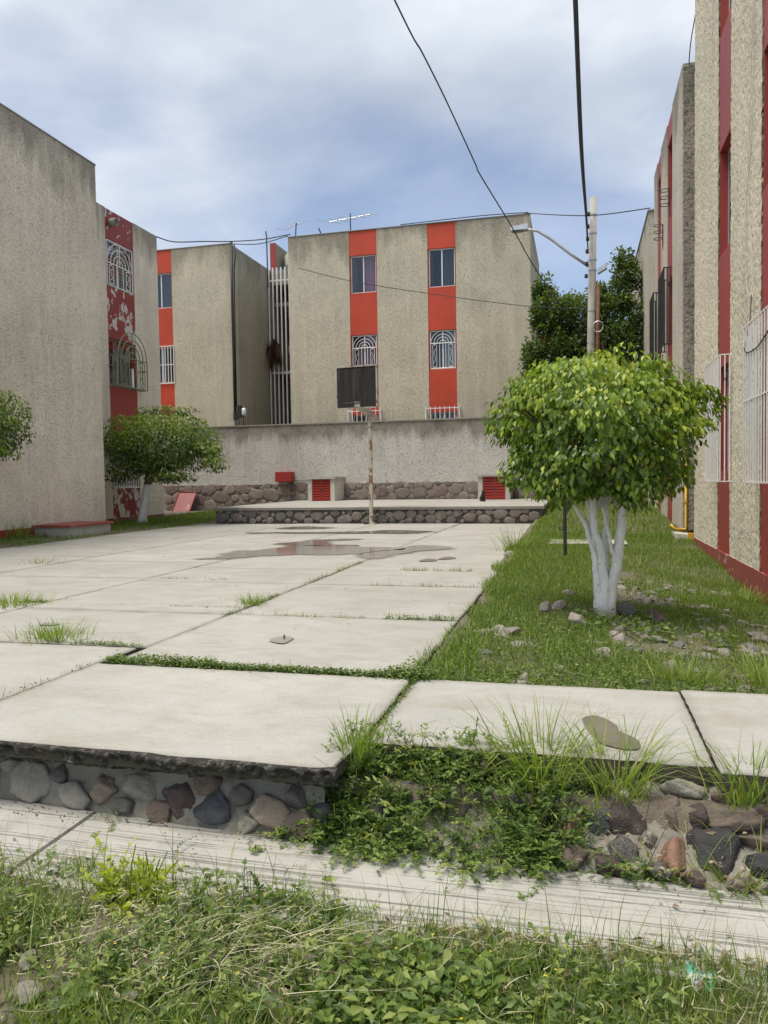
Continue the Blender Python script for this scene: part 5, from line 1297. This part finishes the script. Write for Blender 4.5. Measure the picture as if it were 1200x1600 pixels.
# right-hand grass strip: the court edge is ragged, stones and bare soil show in the foreground
edge = lambda y: -.80 + (vnoise(np.stack([np.zeros(len(y)), y, y * 0], 1), 1.4, 77, 3) - .5) * .34
bare = lambda x, y: np.clip(sstep(.43, .56, vn2(x, y, .9, 91, 3)) * (y < 9) * (x > .2) + sstep(.52, .61, vn2(x, y, 2.0, 93, 2)) * .5, 0, 1)
dg = lambda x, y: np.clip((1 - bare(x, y)), .10, 1) * (x > edge(y)) * np.clip(1.25 - (y - 4) * .02, .4, 1)
x, y = scatter(150000, -1.0, 1.66, 3.78, 13.2, dg); g1 = grass_at(x, y, .025, .085, .0075, 0., .75, .6, .5)
x2, y2 = scatter(30000, -1.0, 1.68, 12.5, 23, lambda x, y: (x > -.72) * 1.); g2 = grass_at(x2, y2, .04, .12, .012)
x3, y3 = scatter(2600, -.9, 1.6, 4.2, 11, lambda x, y: (vn2(x, y, .9, 55, 2) > .54) * (x > edge(y))); g3 = grass_at(x3, y3, .09, .20, .007, .1, .8, .4, .6, 3)
x4, y4 = scatter(16000, -1.05, -.55, 3.9, 16.8, lambda x, y: (x > edge(y) - .08) * 1.); g4 = grass_at(x4, y4, .03, .12, .008, .0, .85, .6, .6, 3, np.where(x4 < -.80, -.002, gz(x4, y4)))
stuff('grass', [g1, g2, g3, g4], 'grass', 'short uneven grass of the strip on the right', 'grass')
x, y = scatter(62000, -1.0, 1.66, 3.72, 8.5, lambda x, y: np.clip(1.0 - .9 * bare(x, y), .08, 1) * (x > edge(y) - .02) * np.clip(1.35 - (y - 3.7) * .24, .1, 1)); c1 = carpet_at(x, y, .018, .035)
x, y = scatter(4200, -1.0, 1.66, 3.70, 4.25, lambda x, y: (vn2(x, y, 3., 15, 2) > .42) * 1.); c2 = carpet_at(x, y, .022, .05)
x, y = scatter(900, .0, 1.0, 5.3, 6.0, lambda x, y: (vn2(x, y, 4., 25, 2) > .5) * 1.); c3 = carpet_at(x, y, .05, .09, .2, .7, aspect=.5)
x, y = scatter(9000, -1.0, -.6, 3.72, 9, lambda x, y: (x > edge(y) - .04) * np.clip(1.4 - (y - 3.7) * .2, .1, 1)); c4 = carpet_at(x, y, .018, .04, z=np.where(x < -.8, .0, gz(x, y)))
stuff('clover', [c1, c2, c3, c4], 'weed', 'low broadleaf ground cover in the right-hand strip', 'ground cover')
# left-hand strip
ledge = lambda y: -8.86 - .25 * sstep(12, 9, y) * 0 + (vnoise(np.stack([np.zeros(len(y)), y, y * 0], 1), 1.2, 78, 3) - .5) * .3
x, y = scatter(42000, -11.25, -8.55, 8.5, 22.9, lambda x, y: (x < ledge(y)) * ((x > -9.98) | (y > 14.8)) * (1 - .75 * sstep(.5, .6, vn2(x, y, .7, 44, 3)) * (x > -9.6)))
stuff('grass', [grass_at(x, y, .03, .13, .012, 0., .7)], 'grass', 'grass strip along the left buildings', 'grass')
# creeping weeds in the open joints
def joint_seg(x0, y0, x1, y1, n, wid, size=.02, up=.03):
    t = rng.random(n); k = vnoise(np.stack([t * 9 + x0, t * 0 + y0, t * 0], 1), 1., 12, 2) + rng.random(n) * .3 > .52; t = t[k]
    return x0 + (x1 - x0) * t + rng.normal(0, wid, len(t)), y0 + (y1 - y0) * t + rng.normal(0, wid, len(t)), np.full(len(t), .0)
cs, gs = [], []
def add_joint(x0, y0, x1, y1, n, wid, size=.018, up=.03, gr=0):
    x, y, z = joint_seg(x0, y0, x1, y1, n, wid); cs.append(carpet_at(x, y, size, up, z=z))
    if gr:
        x, y, z = joint_seg(x0, y0, x1, y1, gr, wid); gs.append(grass_at(x, y, .03, .08, .005, .1, .8, z=z))
add_joint(-2.56, 3.76, -.80, 3.735, 5200, .016, .017, .03, 260); add_joint(-2.56, 3.80, -1.9, 3.76, 900, .03, .02, .05, 200); add_joint(-.95, 3.76, -.72, 3.76, 900, .035, .02, .05, 60)
add_joint(-.79, 3.72, -.79, 2.9, 260, .006, .014, .02, 20); add_joint(-3.3, 4.20, -2.6, 4.16, 700, .012, .012, .02, 60); add_joint(-2.56, 5.2, -2.56, 6.3, 500, .014, .013, .02, 80); add_joint(-2.56, 6.9, -2.56, 8.9, 420, .014, .014, .02, 90)
add_joint(-2.5, 5.32, -1.5, 5.32, 330, .010, .011, .015, 40); add_joint(-1.35, 5.33, -.85, 5.33, 500, .018, .016, .03, 120); add_joint(-3.2, 5.58, -2.6, 5.6, 260, .010, .011, .015); add_joint(-1.9, 8.2, -1.1, 8.2, 240, .014, .016, .03, 160); add_joint(-1.9, 7.0, -.9, 7.0, 200, .010, .014, .02, 50); add_joint(-4.4, 7.2, -3.5, 7.2, 150, .012, .014, .02, 20); add_joint(-4.6, 5.6, -4.4, 5.6, 300, .02, .014, .02, 60); add_joint(-2.63, 2.6, -2.63, 3.7, 160, .008, .014, .02, 20)
V, F, T = joinm(*cs); tag(np_mesh('joint_weeds', V, F, 'weed', None, T), 'creeping weeds growing in the court joints', 'weeds', kind='stuff')
V, F, T = joinm(*gs); tag(np_mesh('joint_grass', V, F, 'grass', None, T), 'sparse grass blades sprouting from the court joints', 'grass', kind='stuff')

# separate tufts
def tuft(name, loc, n, h0, h1, w, spread, label, mat='grass', lean=.75, curl=.6, tb=.15, tv=.7, seg=4):
    p = np.array(loc) + np.c_[rng.normal(0, spread, (n, 2)), np.zeros(n)]
    d = p[:, :2] - np.array(loc)[:2]; az = np.arctan2(d[:, 1], d[:, 0]) + rng.normal(0, .6, n)
    V, F, T = blades(p, rng.uniform(h0, h1, n), rng.uniform(.7, 1.2, n) * w, rng.uniform(.05, lean, n), az, rng.uniform(.1, curl, n), np.clip(tb + tv * rng.random(n), 0, 1), seg)
    t = thing(name, label, 'grass tuft', loc, 'grass tufts'); np_mesh('blades', V, F, mat, t, T, kind='stuff'); return t
tuft('grass_tuft', (-3.35, 4.33, .0), 260, .05, .15, .007, .10, 'wide grass tuft on the court joint at the left')
tuft('grass_tuft', (-4.62, 5.45, .0), 220, .06, .15, .008, .12, 'grass tuft cut by the left edge of the picture')
tuft('grass_tuft', (-2.58, 5.78, .0), 130, .05, .13, .007, .05, 'small grass tuft on the long middle seam of the court')
tuft('grass_tuft', (-6.7, 8.42, .0), 60, .05, .14, .008, .12, 'thin grass sprouts far left on the court')
tuft('grass_tuft', (-.80, 2.70, -.05), 110, .12, .24, .007, .03, 'upright narrow tuft at the corner of the broken slab', lean=.35)
tuft('grass_tuft', (-.14, 2.79, -.09), 170, .16, .36, .009, .06, 'arching long-bladed tuft left of the damp patch', lean=.8, curl=.7)
tuft('grass_tuft', (.12, 2.74, -.10), 150, .14, .34, .008, .05, 'long-bladed tuft with dry blades below the damp patch', lean=.8, curl=.7, tv=.85)
tuft('grass_tuft', (.56, 2.72, -.08), 110, .12, .28, .008, .05, 'long-bladed tuft below the slab seam at the right edge', lean=.85, curl=.6)
tuft('grass_tuft', (.45, 2.52, -.26), 120, .05, .13, .006, .05, 'pale low tuft at the kerb below the dark boulder', tb=.4, tv=.5)
tuft('grass_tuft', (-10.0, 11.9, .02), 220, .2, .45, .012, .12, 'tall grass tuft against the left wall beside the utility box', lean=.5)
tuft('grass_tuft', (.95, 4.35, -.10), 150, .12, .26, .007, .07, 'yellow-green tuft at the back edge of the right sidewalk slab', tb=.45, tv=.4)
tuft('grass_tuft', (.55, 4.25, -.09), 150, .10, .22, .007, .08, 'leaning grass tuft behind the right sidewalk slab', tb=.2)
tuft('grass_tuft', (-.82, 10.6, .0), 120, .15, .45, .010, .10, 'tall seeding tuft at the court edge beside the strip')
tuft('grass_tuft', (1.50, 7.6, -.17), 170, .08, .2, .009, .10, 'grass tuft against the red plinth of the near right wall')

# weeds: arching leafy stems with leaves in opposite pairs
def sprigs(B, L0, L1, size, el=(.25, 1.2), tb=.05, tv=.7, aspect=(.35, .62), nodes=7, azb=None):
    n = len(B); az = rng.uniform(0, 6.28, n) if azb is None else rng.normal(azb[0], azb[1], n); e = rng.uniform(*el, n); L = rng.uniform(L0, L1, n); t0 = np.clip(tb + tv * rng.random(n), 0, 1)
    asp = rng.uniform(*aspect, n); sz = size * rng.uniform(.6, 1.35, n); out = []; d = np.stack([np.cos(az) * np.cos(e), np.sin(az) * np.cos(e), np.sin(e)], 1); p = B.copy(); path = [p.copy()]
    for k in range(nodes):
        d = norm(d + np.array([0, 0, -.10]) + rng.normal(0, .14, (n, 3))); p = p + d * (L / nodes)[:, None]; path.append(p.copy())
        side = norm(np.cross(d, np.array([0, 0, 1.]))); ph = (k % 2) * 1.2
        for sg in (-1, 1):
            a = norm(side * sg * np.cos(ph * .6) + d * .45 + np.array([0, 0, .25]) + rng.normal(0, .25, (n, 3))); nr = norm(np.array([0, -.15, 1.]) + rng.normal(0, .38, (n, 3)))
            kk = rng.random(n) < .88; l = sz * (1.0 - .45 * k / nodes) * rng.uniform(.7, 1.2, n)
            out.append(leaves(p[kk], a[kk], nr[kk], l[kk], (l * asp)[kk], np.clip(t0 + .06 * k + rng.normal(0, .08, n), 0, 1)[kk], LEAF))
    a = norm(d + rng.normal(0, .2, (n, 3))); out.append(leaves(p, a, norm(np.array([0, 0, 1.]) + rng.normal(0, .4, (n, 3))), sz * .7, sz * asp * .7, np.clip(t0 + .3, 0, 1), LEAF))
    # stems as thin strips
    V = []
    for q in path: V += [q + np.array([-.0011, 0, 0]), q + np.array([.0011, 0, .0006])]
    V = np.stack(V, 1); k = V.shape[1]; F = []
    for m_ in range(nodes): F += [[2 * m_, 2 * m_ + 1, 2 * m_ + 3], [2 * m_, 2 * m_ + 3, 2 * m_ + 2]]
    out.append((V.reshape(-1, 3), (np.array(F)[None] + (np.arange(n) * k)[:, None, None]).reshape(-1, 3), np.full(n * k, .35)))
    return joinm(*out)
def bank_pts(N, x0, x1, dens):
    xx, tt = rng.uniform(x0, x1, N), rng.random(N); kk = rng.random(N) < dens(xx, tt); xx, tt = xx[kk], tt[kk]
    return np.array([bank(a, b) for a, b in zip(xx, tt)]) + np.array([0, -.005, .005])
clump = lambda x, t: np.clip((vnoise(np.stack([x, t * .45, x * 0], 1), 6., 19, 3) - .36) * 5, .12, 1) * np.clip((.12 - x) / .22, 0.04, 1)
w1 = joinm(sprigs(bank_pts(1700, -.95, .25, clump), .05, .13, .021), sprigs(bank_pts(800, -.95, .18, clump), .08, .19, .028, tb=.0, tv=.55), sprigs(bank_pts(200, -.9, .1, clump), .10, .22, .034, aspect=(.28, .4), tb=.15))
def sprig_patch(cx, cy, z, rx, ry, n, size, up, tb=.1, tv=.8):
    r_ = np.sqrt(rng.random(n)); q = rng.uniform(0, 6.28, n); x = cx + rx * r_ * np.cos(q); y = cy + ry * r_ * np.sin(q)
    zz = z + up * (1 - r_ ** 2) * rng.random(n) ** .6
    a = np.stack([np.cos(q) + rng.normal(0, .8, n), np.sin(q) + rng.normal(0, .8, n), rng.uniform(-.3, .5, n)], 1); nn_ = norm(np.array([0, -.2, 1.]) + rng.normal(0, .45, (n, 3)))
    l = rng.uniform(.6, 1.25, n) * size; return leaves(np.c_[x, y, zz], a, nn_, l, l * .5, np.clip(tb + tv * rng.random(n), 0, 1), LEAF)
def ring_pts(cx, cy, z, rx, ry, n):
    r_ = np.sqrt(rng.random(n)); q = rng.uniform(0, 6.28, n); return np.c_[cx + rx * r_ * np.cos(q), cy + ry * r_ * np.sin(q), np.full(n, z)]
w2 = [sprigs(ring_pts(*a), .05, .12, sz_, azb=(-1.57, 1.1) if low else None) for a, sz_, low in (((-.98, 2.53, -.26, .14, .03, 26), .024, 0), ((-.62, 2.46, -.265, .25, .03, 34), .026, 1), ((-.25, 2.45, -.265, .2, .03, 26), .024, 1), ((.19, 2.49, -.262, .07, .03, 26), .02, 0), ((.40, 2.46, -.262, .14, .02, 12), .016, 0), ((-.80, 2.68, -.05, .06, .06, 30), .026, 0), ((-.45, 2.80, -.04, .22, .03, 24), .02, 0), ((-.05, 2.72, -.09, .12, .05, 20), .024, 0), ((-1.72, 2.50, -.262, .05, .02, 4), .018, 0), ((-.9, 2.30, -.265, .9, .08, 10), .02, 0))]
gx_, gt_ = rng.uniform(-.88, .7, 700), rng.random(700); gb_ = np.array([bank(a, b) for a, b in zip(gx_, gt_)]); kk = rng.random(700) < np.clip(clump(gx_, gt_) + .12, 0, 1)
gb_ = gb_[kk]; gl_ = blades(gb_, rng.uniform(.05, .2, len(gb_)), rng.uniform(.003, .007, len(gb_)), rng.uniform(.1, .8, len(gb_)), rng.uniform(0, 6.28, len(gb_)), rng.uniform(.1, .7, len(gb_)), np.clip(.1 + .9 * rng.random(len(gb_)), 0, 1), 4)
V, F, T = gl_; tag(np_mesh('bank_grass', V, F, 'grass', None, T), 'loose grass blades among the weeds of the rubble bank', 'grass', kind='stuff')
V, F, T = joinm(w1, *w2); tag(np_mesh('weeds', V, F, 'weed', None, T, smooth=True), 'tangle of small-leaved weeds spilling over the rubble bank onto the kerb', 'weeds', kind='stuff')
# wiry stems with seed heads among them
m = MB()
for k in range(70):
    x = random.uniform(-.85, .25); t = random.uniform(0, 1); p = Vector(bank(x, t)); h = random.uniform(.07, .20)
    q = p + Vector((random.uniform(-.08, .08), random.uniform(-.10, .03), h)); m.tube([p, (p + q) / 2 + Vector((random.uniform(-.02, .02), -.01, .01)), q], [.0013, .0011, .0008], 4)
    if random.random() < .5: m.tube([q, q + Vector((0, 0, .006))], [.0035, .002], 5)
tag(m.build('weed_stalks', 'stalk', None), 'thin weed stalks with seed heads on the rubble bank', 'weeds', kind='stuff')

# ---- verge at the viewer's feet
def vz(x, y): # soil or kerb top
    x = np.asarray(x); y = np.asarray(y); return np.where(y > yb(x) - .43, -.268, gz(x, y))
vedge = lambda x: yb(x) - .43 + .01 + .06 * np.clip((-.45 - x) / .4, 0, 1) * 1. + (vnoise(np.stack([x, x * 0, x * 0], 1), 3.2, 5, 3) - .5) * .26
def vscat(N, x0, x1, y0, y1, dens=None):
    x, y = scatter(N, x0, x1, y0, y1, dens); k = y < vedge(x); return x[k], y[k]
gp_ = lambda x, y: np.clip((vn2(x, y, 2.6, 33, 3) - .40) * 6 + np.clip(x + .55, -.35, .5) * 1.2, .12, 1)
x, y = vscat(42000, -2.3, 1.0, 1.35, 2.3, gp_); a1 = grass_at(x, y, .03, .12, .0042, .0, .85, .6, .6, 3, vz(x, y) - .004)
x, y = vscat(1500, -2.2, 1.0, 1.4, 2.15); a2 = grass_at(x, y, .12, .26, .0036, .1, .85, .45, .5, 4, vz(x, y))
x, y = scatter(150, -1.2, .75, 1.95, 2.14); a3 = grass_at(x, y, .10, .24, .0034, .1, .5, .25, .35, 4, vz(x, y))
stuff('grass', [a1, a2, a3], 'grass', 'ragged green grass of the verge in the foreground', 'grass')
wp_ = lambda x, y: np.clip((vn2(x, y, 2.2, 37, 3) - .46) * 7 - np.clip(x + .2, -.3, .6) * .9 + .1, .03, 1)
x, y = vscat(9000, -2.3, .6, 1.35, 2.3, wp_); b1_ = carpet_at(x, y, .026, .07, .0, 1., vz(x, y) + .005, .5, .5, LEAF)
x, y = vscat(1300, -.62, -.2, 1.6, 1.92); b2_ = carpet_at(x, y, .036, .09, .2, .8, vz(x, y) + .01, .4, .5, LEAF)
x, y = vscat(1500, -2.2, .9, 1.4, 2.3, wp_); b3_ = sprigs(np.stack([x, y, vz(x, y)], 1), .04, .11, .023)
x, y = vscat(700, -2.2, .9, 1.4, 2.3, wp_); b4_ = sprigs(np.stack([x, y, vz(x, y)], 1), .07, .15, .03, tb=.2, aspect=(.4, .6))
stuff('verge_weeds', [b1_, b2_, b3_, b4_], 'weed', 'low broadleaf weeds of the verge in the foreground', 'weeds')
bw = thing('weed_plant', 'bright yellow-green leafy weed at the kerb edge on the left', 'plant', (-1.35, 2.12, -.28))
pp = [sprigs(ring_pts(-1.33, 2.06, -.285, .10, .07, 42), .07, .17, .036, (.5, 1.4), 0., .8, (.32, .5))]
V, F, T = joinm(*pp); np_mesh('foliage', V, F, 'weed_bright', bw, T, smooth=True, kind='stuff')
m = MB()
for k in range(14): m.tube([(-1.33 + random.uniform(-.05, .07), 2.06 + random.uniform(-.06, .05), -.30), (-1.33 + random.uniform(-.09, .12), 2.06 + random.uniform(-.09, .08), -.27 + random.uniform(.06, .14))], .002, 5)
m.build('stem', 'weed_bright', bw)
# dry cut grass lying in swathes
def straws(N, cx, cy, sx, sy, L0, L1, az0, azs, up=.06, w=.0020):
    x = rng.normal(cx, sx, N); y = rng.normal(cy, sy, N); k = (y < vedge(x) + .03) & (y > 1.3); x, y = x[k], y[k]; n = len(x)
    az = rng.normal(az0, azs, n); L = rng.uniform(L0, L1, n); z = vz(x, y) + rng.random(n) * up + .012
    seg = 5; t = np.linspace(0, 1, seg + 1); bend = rng.normal(0, .75, n); el = rng.normal(.05, .12, n)
    V = []
    for ti in t:
        a = az + bend * ti; px = x + np.cos(a) * L * ti; py = y + np.sin(a) * L * ti; pz = z + L * ti * el - L * .2 * ti * ti * np.abs(el)
        s = np.stack([-np.sin(a), np.cos(a), np.zeros(n)], 1) * (w * .5 * (1.05 - ti))[..., None] if False else np.stack([-np.sin(a), np.cos(a), np.full(n, .4)], 1) * (w * .5 * (1.05 - ti))
        c = np.stack([px, py, pz], 1); V += [c - s, c + s]
    V = np.stack(V, 1); k = 2 * (seg + 1); F = []
    for i in range(seg): F += [[2 * i, 2 * i + 1, 2 * i + 3], [2 * i, 2 * i + 3, 2 * i + 2]]
    return V.reshape(-1, 3), (np.array(F)[None] + (np.arange(n) * k)[:, None, None]).reshape(-1, 3), np.repeat(np.clip(rng.beta(2, 2.2, n), 0, 1), k)
sw = [straws(55, -.98, 1.72, .14, .09, .10, .30, .9, .45, .08), straws(70, -.72, 1.80, .14, .08, .12, .32, .55, .4, .09), straws(900, -1.35, 1.90, .28, .14, .015, .05, 0, 3, .06, .0035), straws(500, -.95, 1.88, .3, .12, .02, .06, 0, 3, .07, .003), straws(500, .1, 1.9, .5, .14, .03, .10, .3, 3, .06, .0028), straws(100, -.6, 1.8, .7, .16, .10, .25, 1.0, 1.5, .10, .002), straws(120, -.3, 2.5, .4, .03, .06, .18, 0, 3, .05, .0022), straws(120, .35, 2.52, .25, .06, .05, .16, 0, 3, .07, .0022)]
stuff('dry_grass', sw, 'straw', 'pale cut dry grass lying on the verge', 'dry grass')
# dead leaves
x, y = vscat(1500, -2.2, 1.0, 1.4, 2.3, lambda x, y: np.clip((vn2(x, y, 3.4, 61, 2) - .42) * 5, .08, 1)); d1_ = carpet_at(x, y, .030, .03, .1, .9, vz(x, y) + .004, .55, .45, LEAF)
xk = rng.uniform(-.55, .95, 330); yk = vedge(xk) + rng.normal(.0, .022, 330); d2_ = carpet_at(xk, yk, .034, .02, .15, .85, vz(xk, yk) + .004, .5, .42, LEAF)
xk = rng.uniform(-.1, .9, 110); tk_ = rng.uniform(.5, 1., 110); bk = np.array([bank(a, b) for a, b in zip(xk, tk_)]); d3_ = carpet_at(bk[:, 0], bk[:, 1] - .03, .026, .02, .3, .7, bk[:, 2] + .03, .6, .42, LEAF)
xk = rng.uniform(-2.2, .9, 60); yk = yb(xk) - rng.random(60) ** 2 * .40; d4_ = carpet_at(xk, yk, .024, .003, .1, .8, np.full(60, -.262), .3, .42, LEAF)
x, y = scatter(420, -.9, 1.5, 3.8, 7, lambda x, y: (vn2(x, y, 2., 4, 2) > .5) * 1.); d5_ = carpet_at(x, y, .028, .02, .1, .9, gz(x, y) + .01, .5, .45, LEAF)
x, y = scatter(60, -8, -.9, 4, 16.8); d6_ = carpet_at(x, y, .028, .002, .0, .5, np.full(len(x), .014), .3, .45, LEAF)
stuff('leaf_litter', [d1_, d2_, d3_, d4_, d5_, d6_], 'dry', 'dry curled leaves lying on verge, kerb and strip', 'leaf litter')
# tiny yellow flowers of the verge
m = MB()
for k in range(34):
    x = random.uniform(-1.6, .1); y = random.uniform(1.55, 2.05); z = float(vz(np.array([x]), np.array([y]))[0]) + random.uniform(.05, .09)
    for q in range(5):
        a = q * 1.256 + random.random(); m.add([(x, y, z), (x + .003 * math.cos(a - .4), y + .003 * math.sin(a - .4), z + .002), (x + .0045 * math.cos(a), y + .0045 * math.sin(a), z + .002), (x + .003 * math.cos(a + .4), y + .003 * math.sin(a + .4), z + .002)], [(0, 1, 2, 3)])
tag(m.build('tiny_flowers', 'flower', None), 'tiny yellow flowers dotted through the verge weeds', 'flowers', kind='stuff')

# ---- loose rocks round the trunk and cobbles half sunk in the soil
cob = [rock_mesh('cobblestone', 4, 'cobble', 300 + i, planes=16, rough=.045, off=(.48, .80)) for i in range(8)]
rocks = [(-.235, 6.02, .075, .06, .07, 'pale grey rock, leftmost of those by the white trunk'), (-.16, 6.25, .10, .07, .06, 'flat grey rock just behind the leftmost rock by the trunk'), (.00, 5.60, .075, .07, .08, 'pointed pale brown rock in front of the white trunk'), (.36, 6.22, .10, .07, .075, 'mottled grey rock touching the white trunk on its right'), (.56, 6.05, .095, .08, .075, 'dark brown squarish rock right of the white trunk'),
         (-.08, 7.0, .07, .06, .05, 'grey rock in the grass behind the white trunk'), (.24, 5.42, .06, .05, .03, 'flat brown stone before the trunk on its right side'), (-.86, 9.9, .08, .07, .06, 'mossy grey rock at the court edge beside the tall tuft'), (-4.66, 16.75, .11, .08, .06, 'dark stone at the foot of the hoop post')]
for i, (x, y, a, b, c, lab) in enumerate(rocks):
    z = float(gz(np.array([x]), np.array([y]))[0]) if x > -.83 else 0.
    me = cob[i % 8]
    if 'dark' in lab or 'mottled' in lab:
        me = me.copy(); me.materials.clear(); me.materials.append(TM['maroon' if 'brown' in lab else 'grey'])
    o = rock('rock', me, (x, y, z + c * .45), (a, b, c)); tag(o, lab, 'rock', 'loose rocks')
CB = [(.88, 7.39), (1.05, 7.05), (1.24, 6.44), (1.02, 6.0), (1.08, 8.06), (1.12, 5.45), (.09, 4.75), (-.23, 4.83), (-.38, 4.84), (-.52, 5.16), (-.64, 5.48), (.66, 4.24), (.31, 4.17), (.15, 4.72), (-.1, 4.3), (.9, 5.1), (.75, 5.7)]
for i in range(190):
    x, y = random.uniform(.25, 1.5), random.uniform(4.0, 8.4)
    if random.random() < float(bare(np.array([x]), np.array([y]))[0]) + .12: CB.append((x, y))
for i in range(16): CB.append((random.uniform(-.7, .7), random.uniform(3.85, 5.2)))
for x, y in CB:
    s = random.uniform(.045, .085); o = rock('cobblestone', random.choice(cob), (x, y, float(gz(np.array([x]), np.array([y]))[0]) + random.uniform(-.004, .012)), (s, s * random.uniform(.65, 1.), s * .42), None, ground)
for x, y, s in ((-1.36, 1.62, .055), (-1.25, 1.60, .04), (-1.44, 1.72, .035), (-1.1, 1.66, .03), (-.35, 1.72, .03)):
    rock('cobblestone', random.choice(cob), (x, y, float(gz(np.array([x]), np.array([y]))[0]) + .012), (s, s * .8, s * .5), None, ground)
# pebbles and crumbs fallen from the broken edge
V_, F_ = ICO[1]; PV, PF = [], []; k0 = 0
for i in range(420):
    if i < 260: x = random.uniform(-2.3, .9); y = yb(x) - abs(random.gauss(0, .05)); z = -.262
    else: x = random.uniform(-8.5, -.9); y = random.uniform(4, 16); z = .008
    s = random.uniform(.0015, .0045); PV.append(V_ * s * rng.uniform(.6, 1.2, 3) + np.array([x, y, z + s * .4])); PF.append(F_ + k0); k0 += len(V_)
tag(np_mesh('gravel', np.concatenate(PV), np.concatenate(PF), 'concrete_dark'), 'crumbs of stone on kerb and court', 'gravel', kind='stuff')
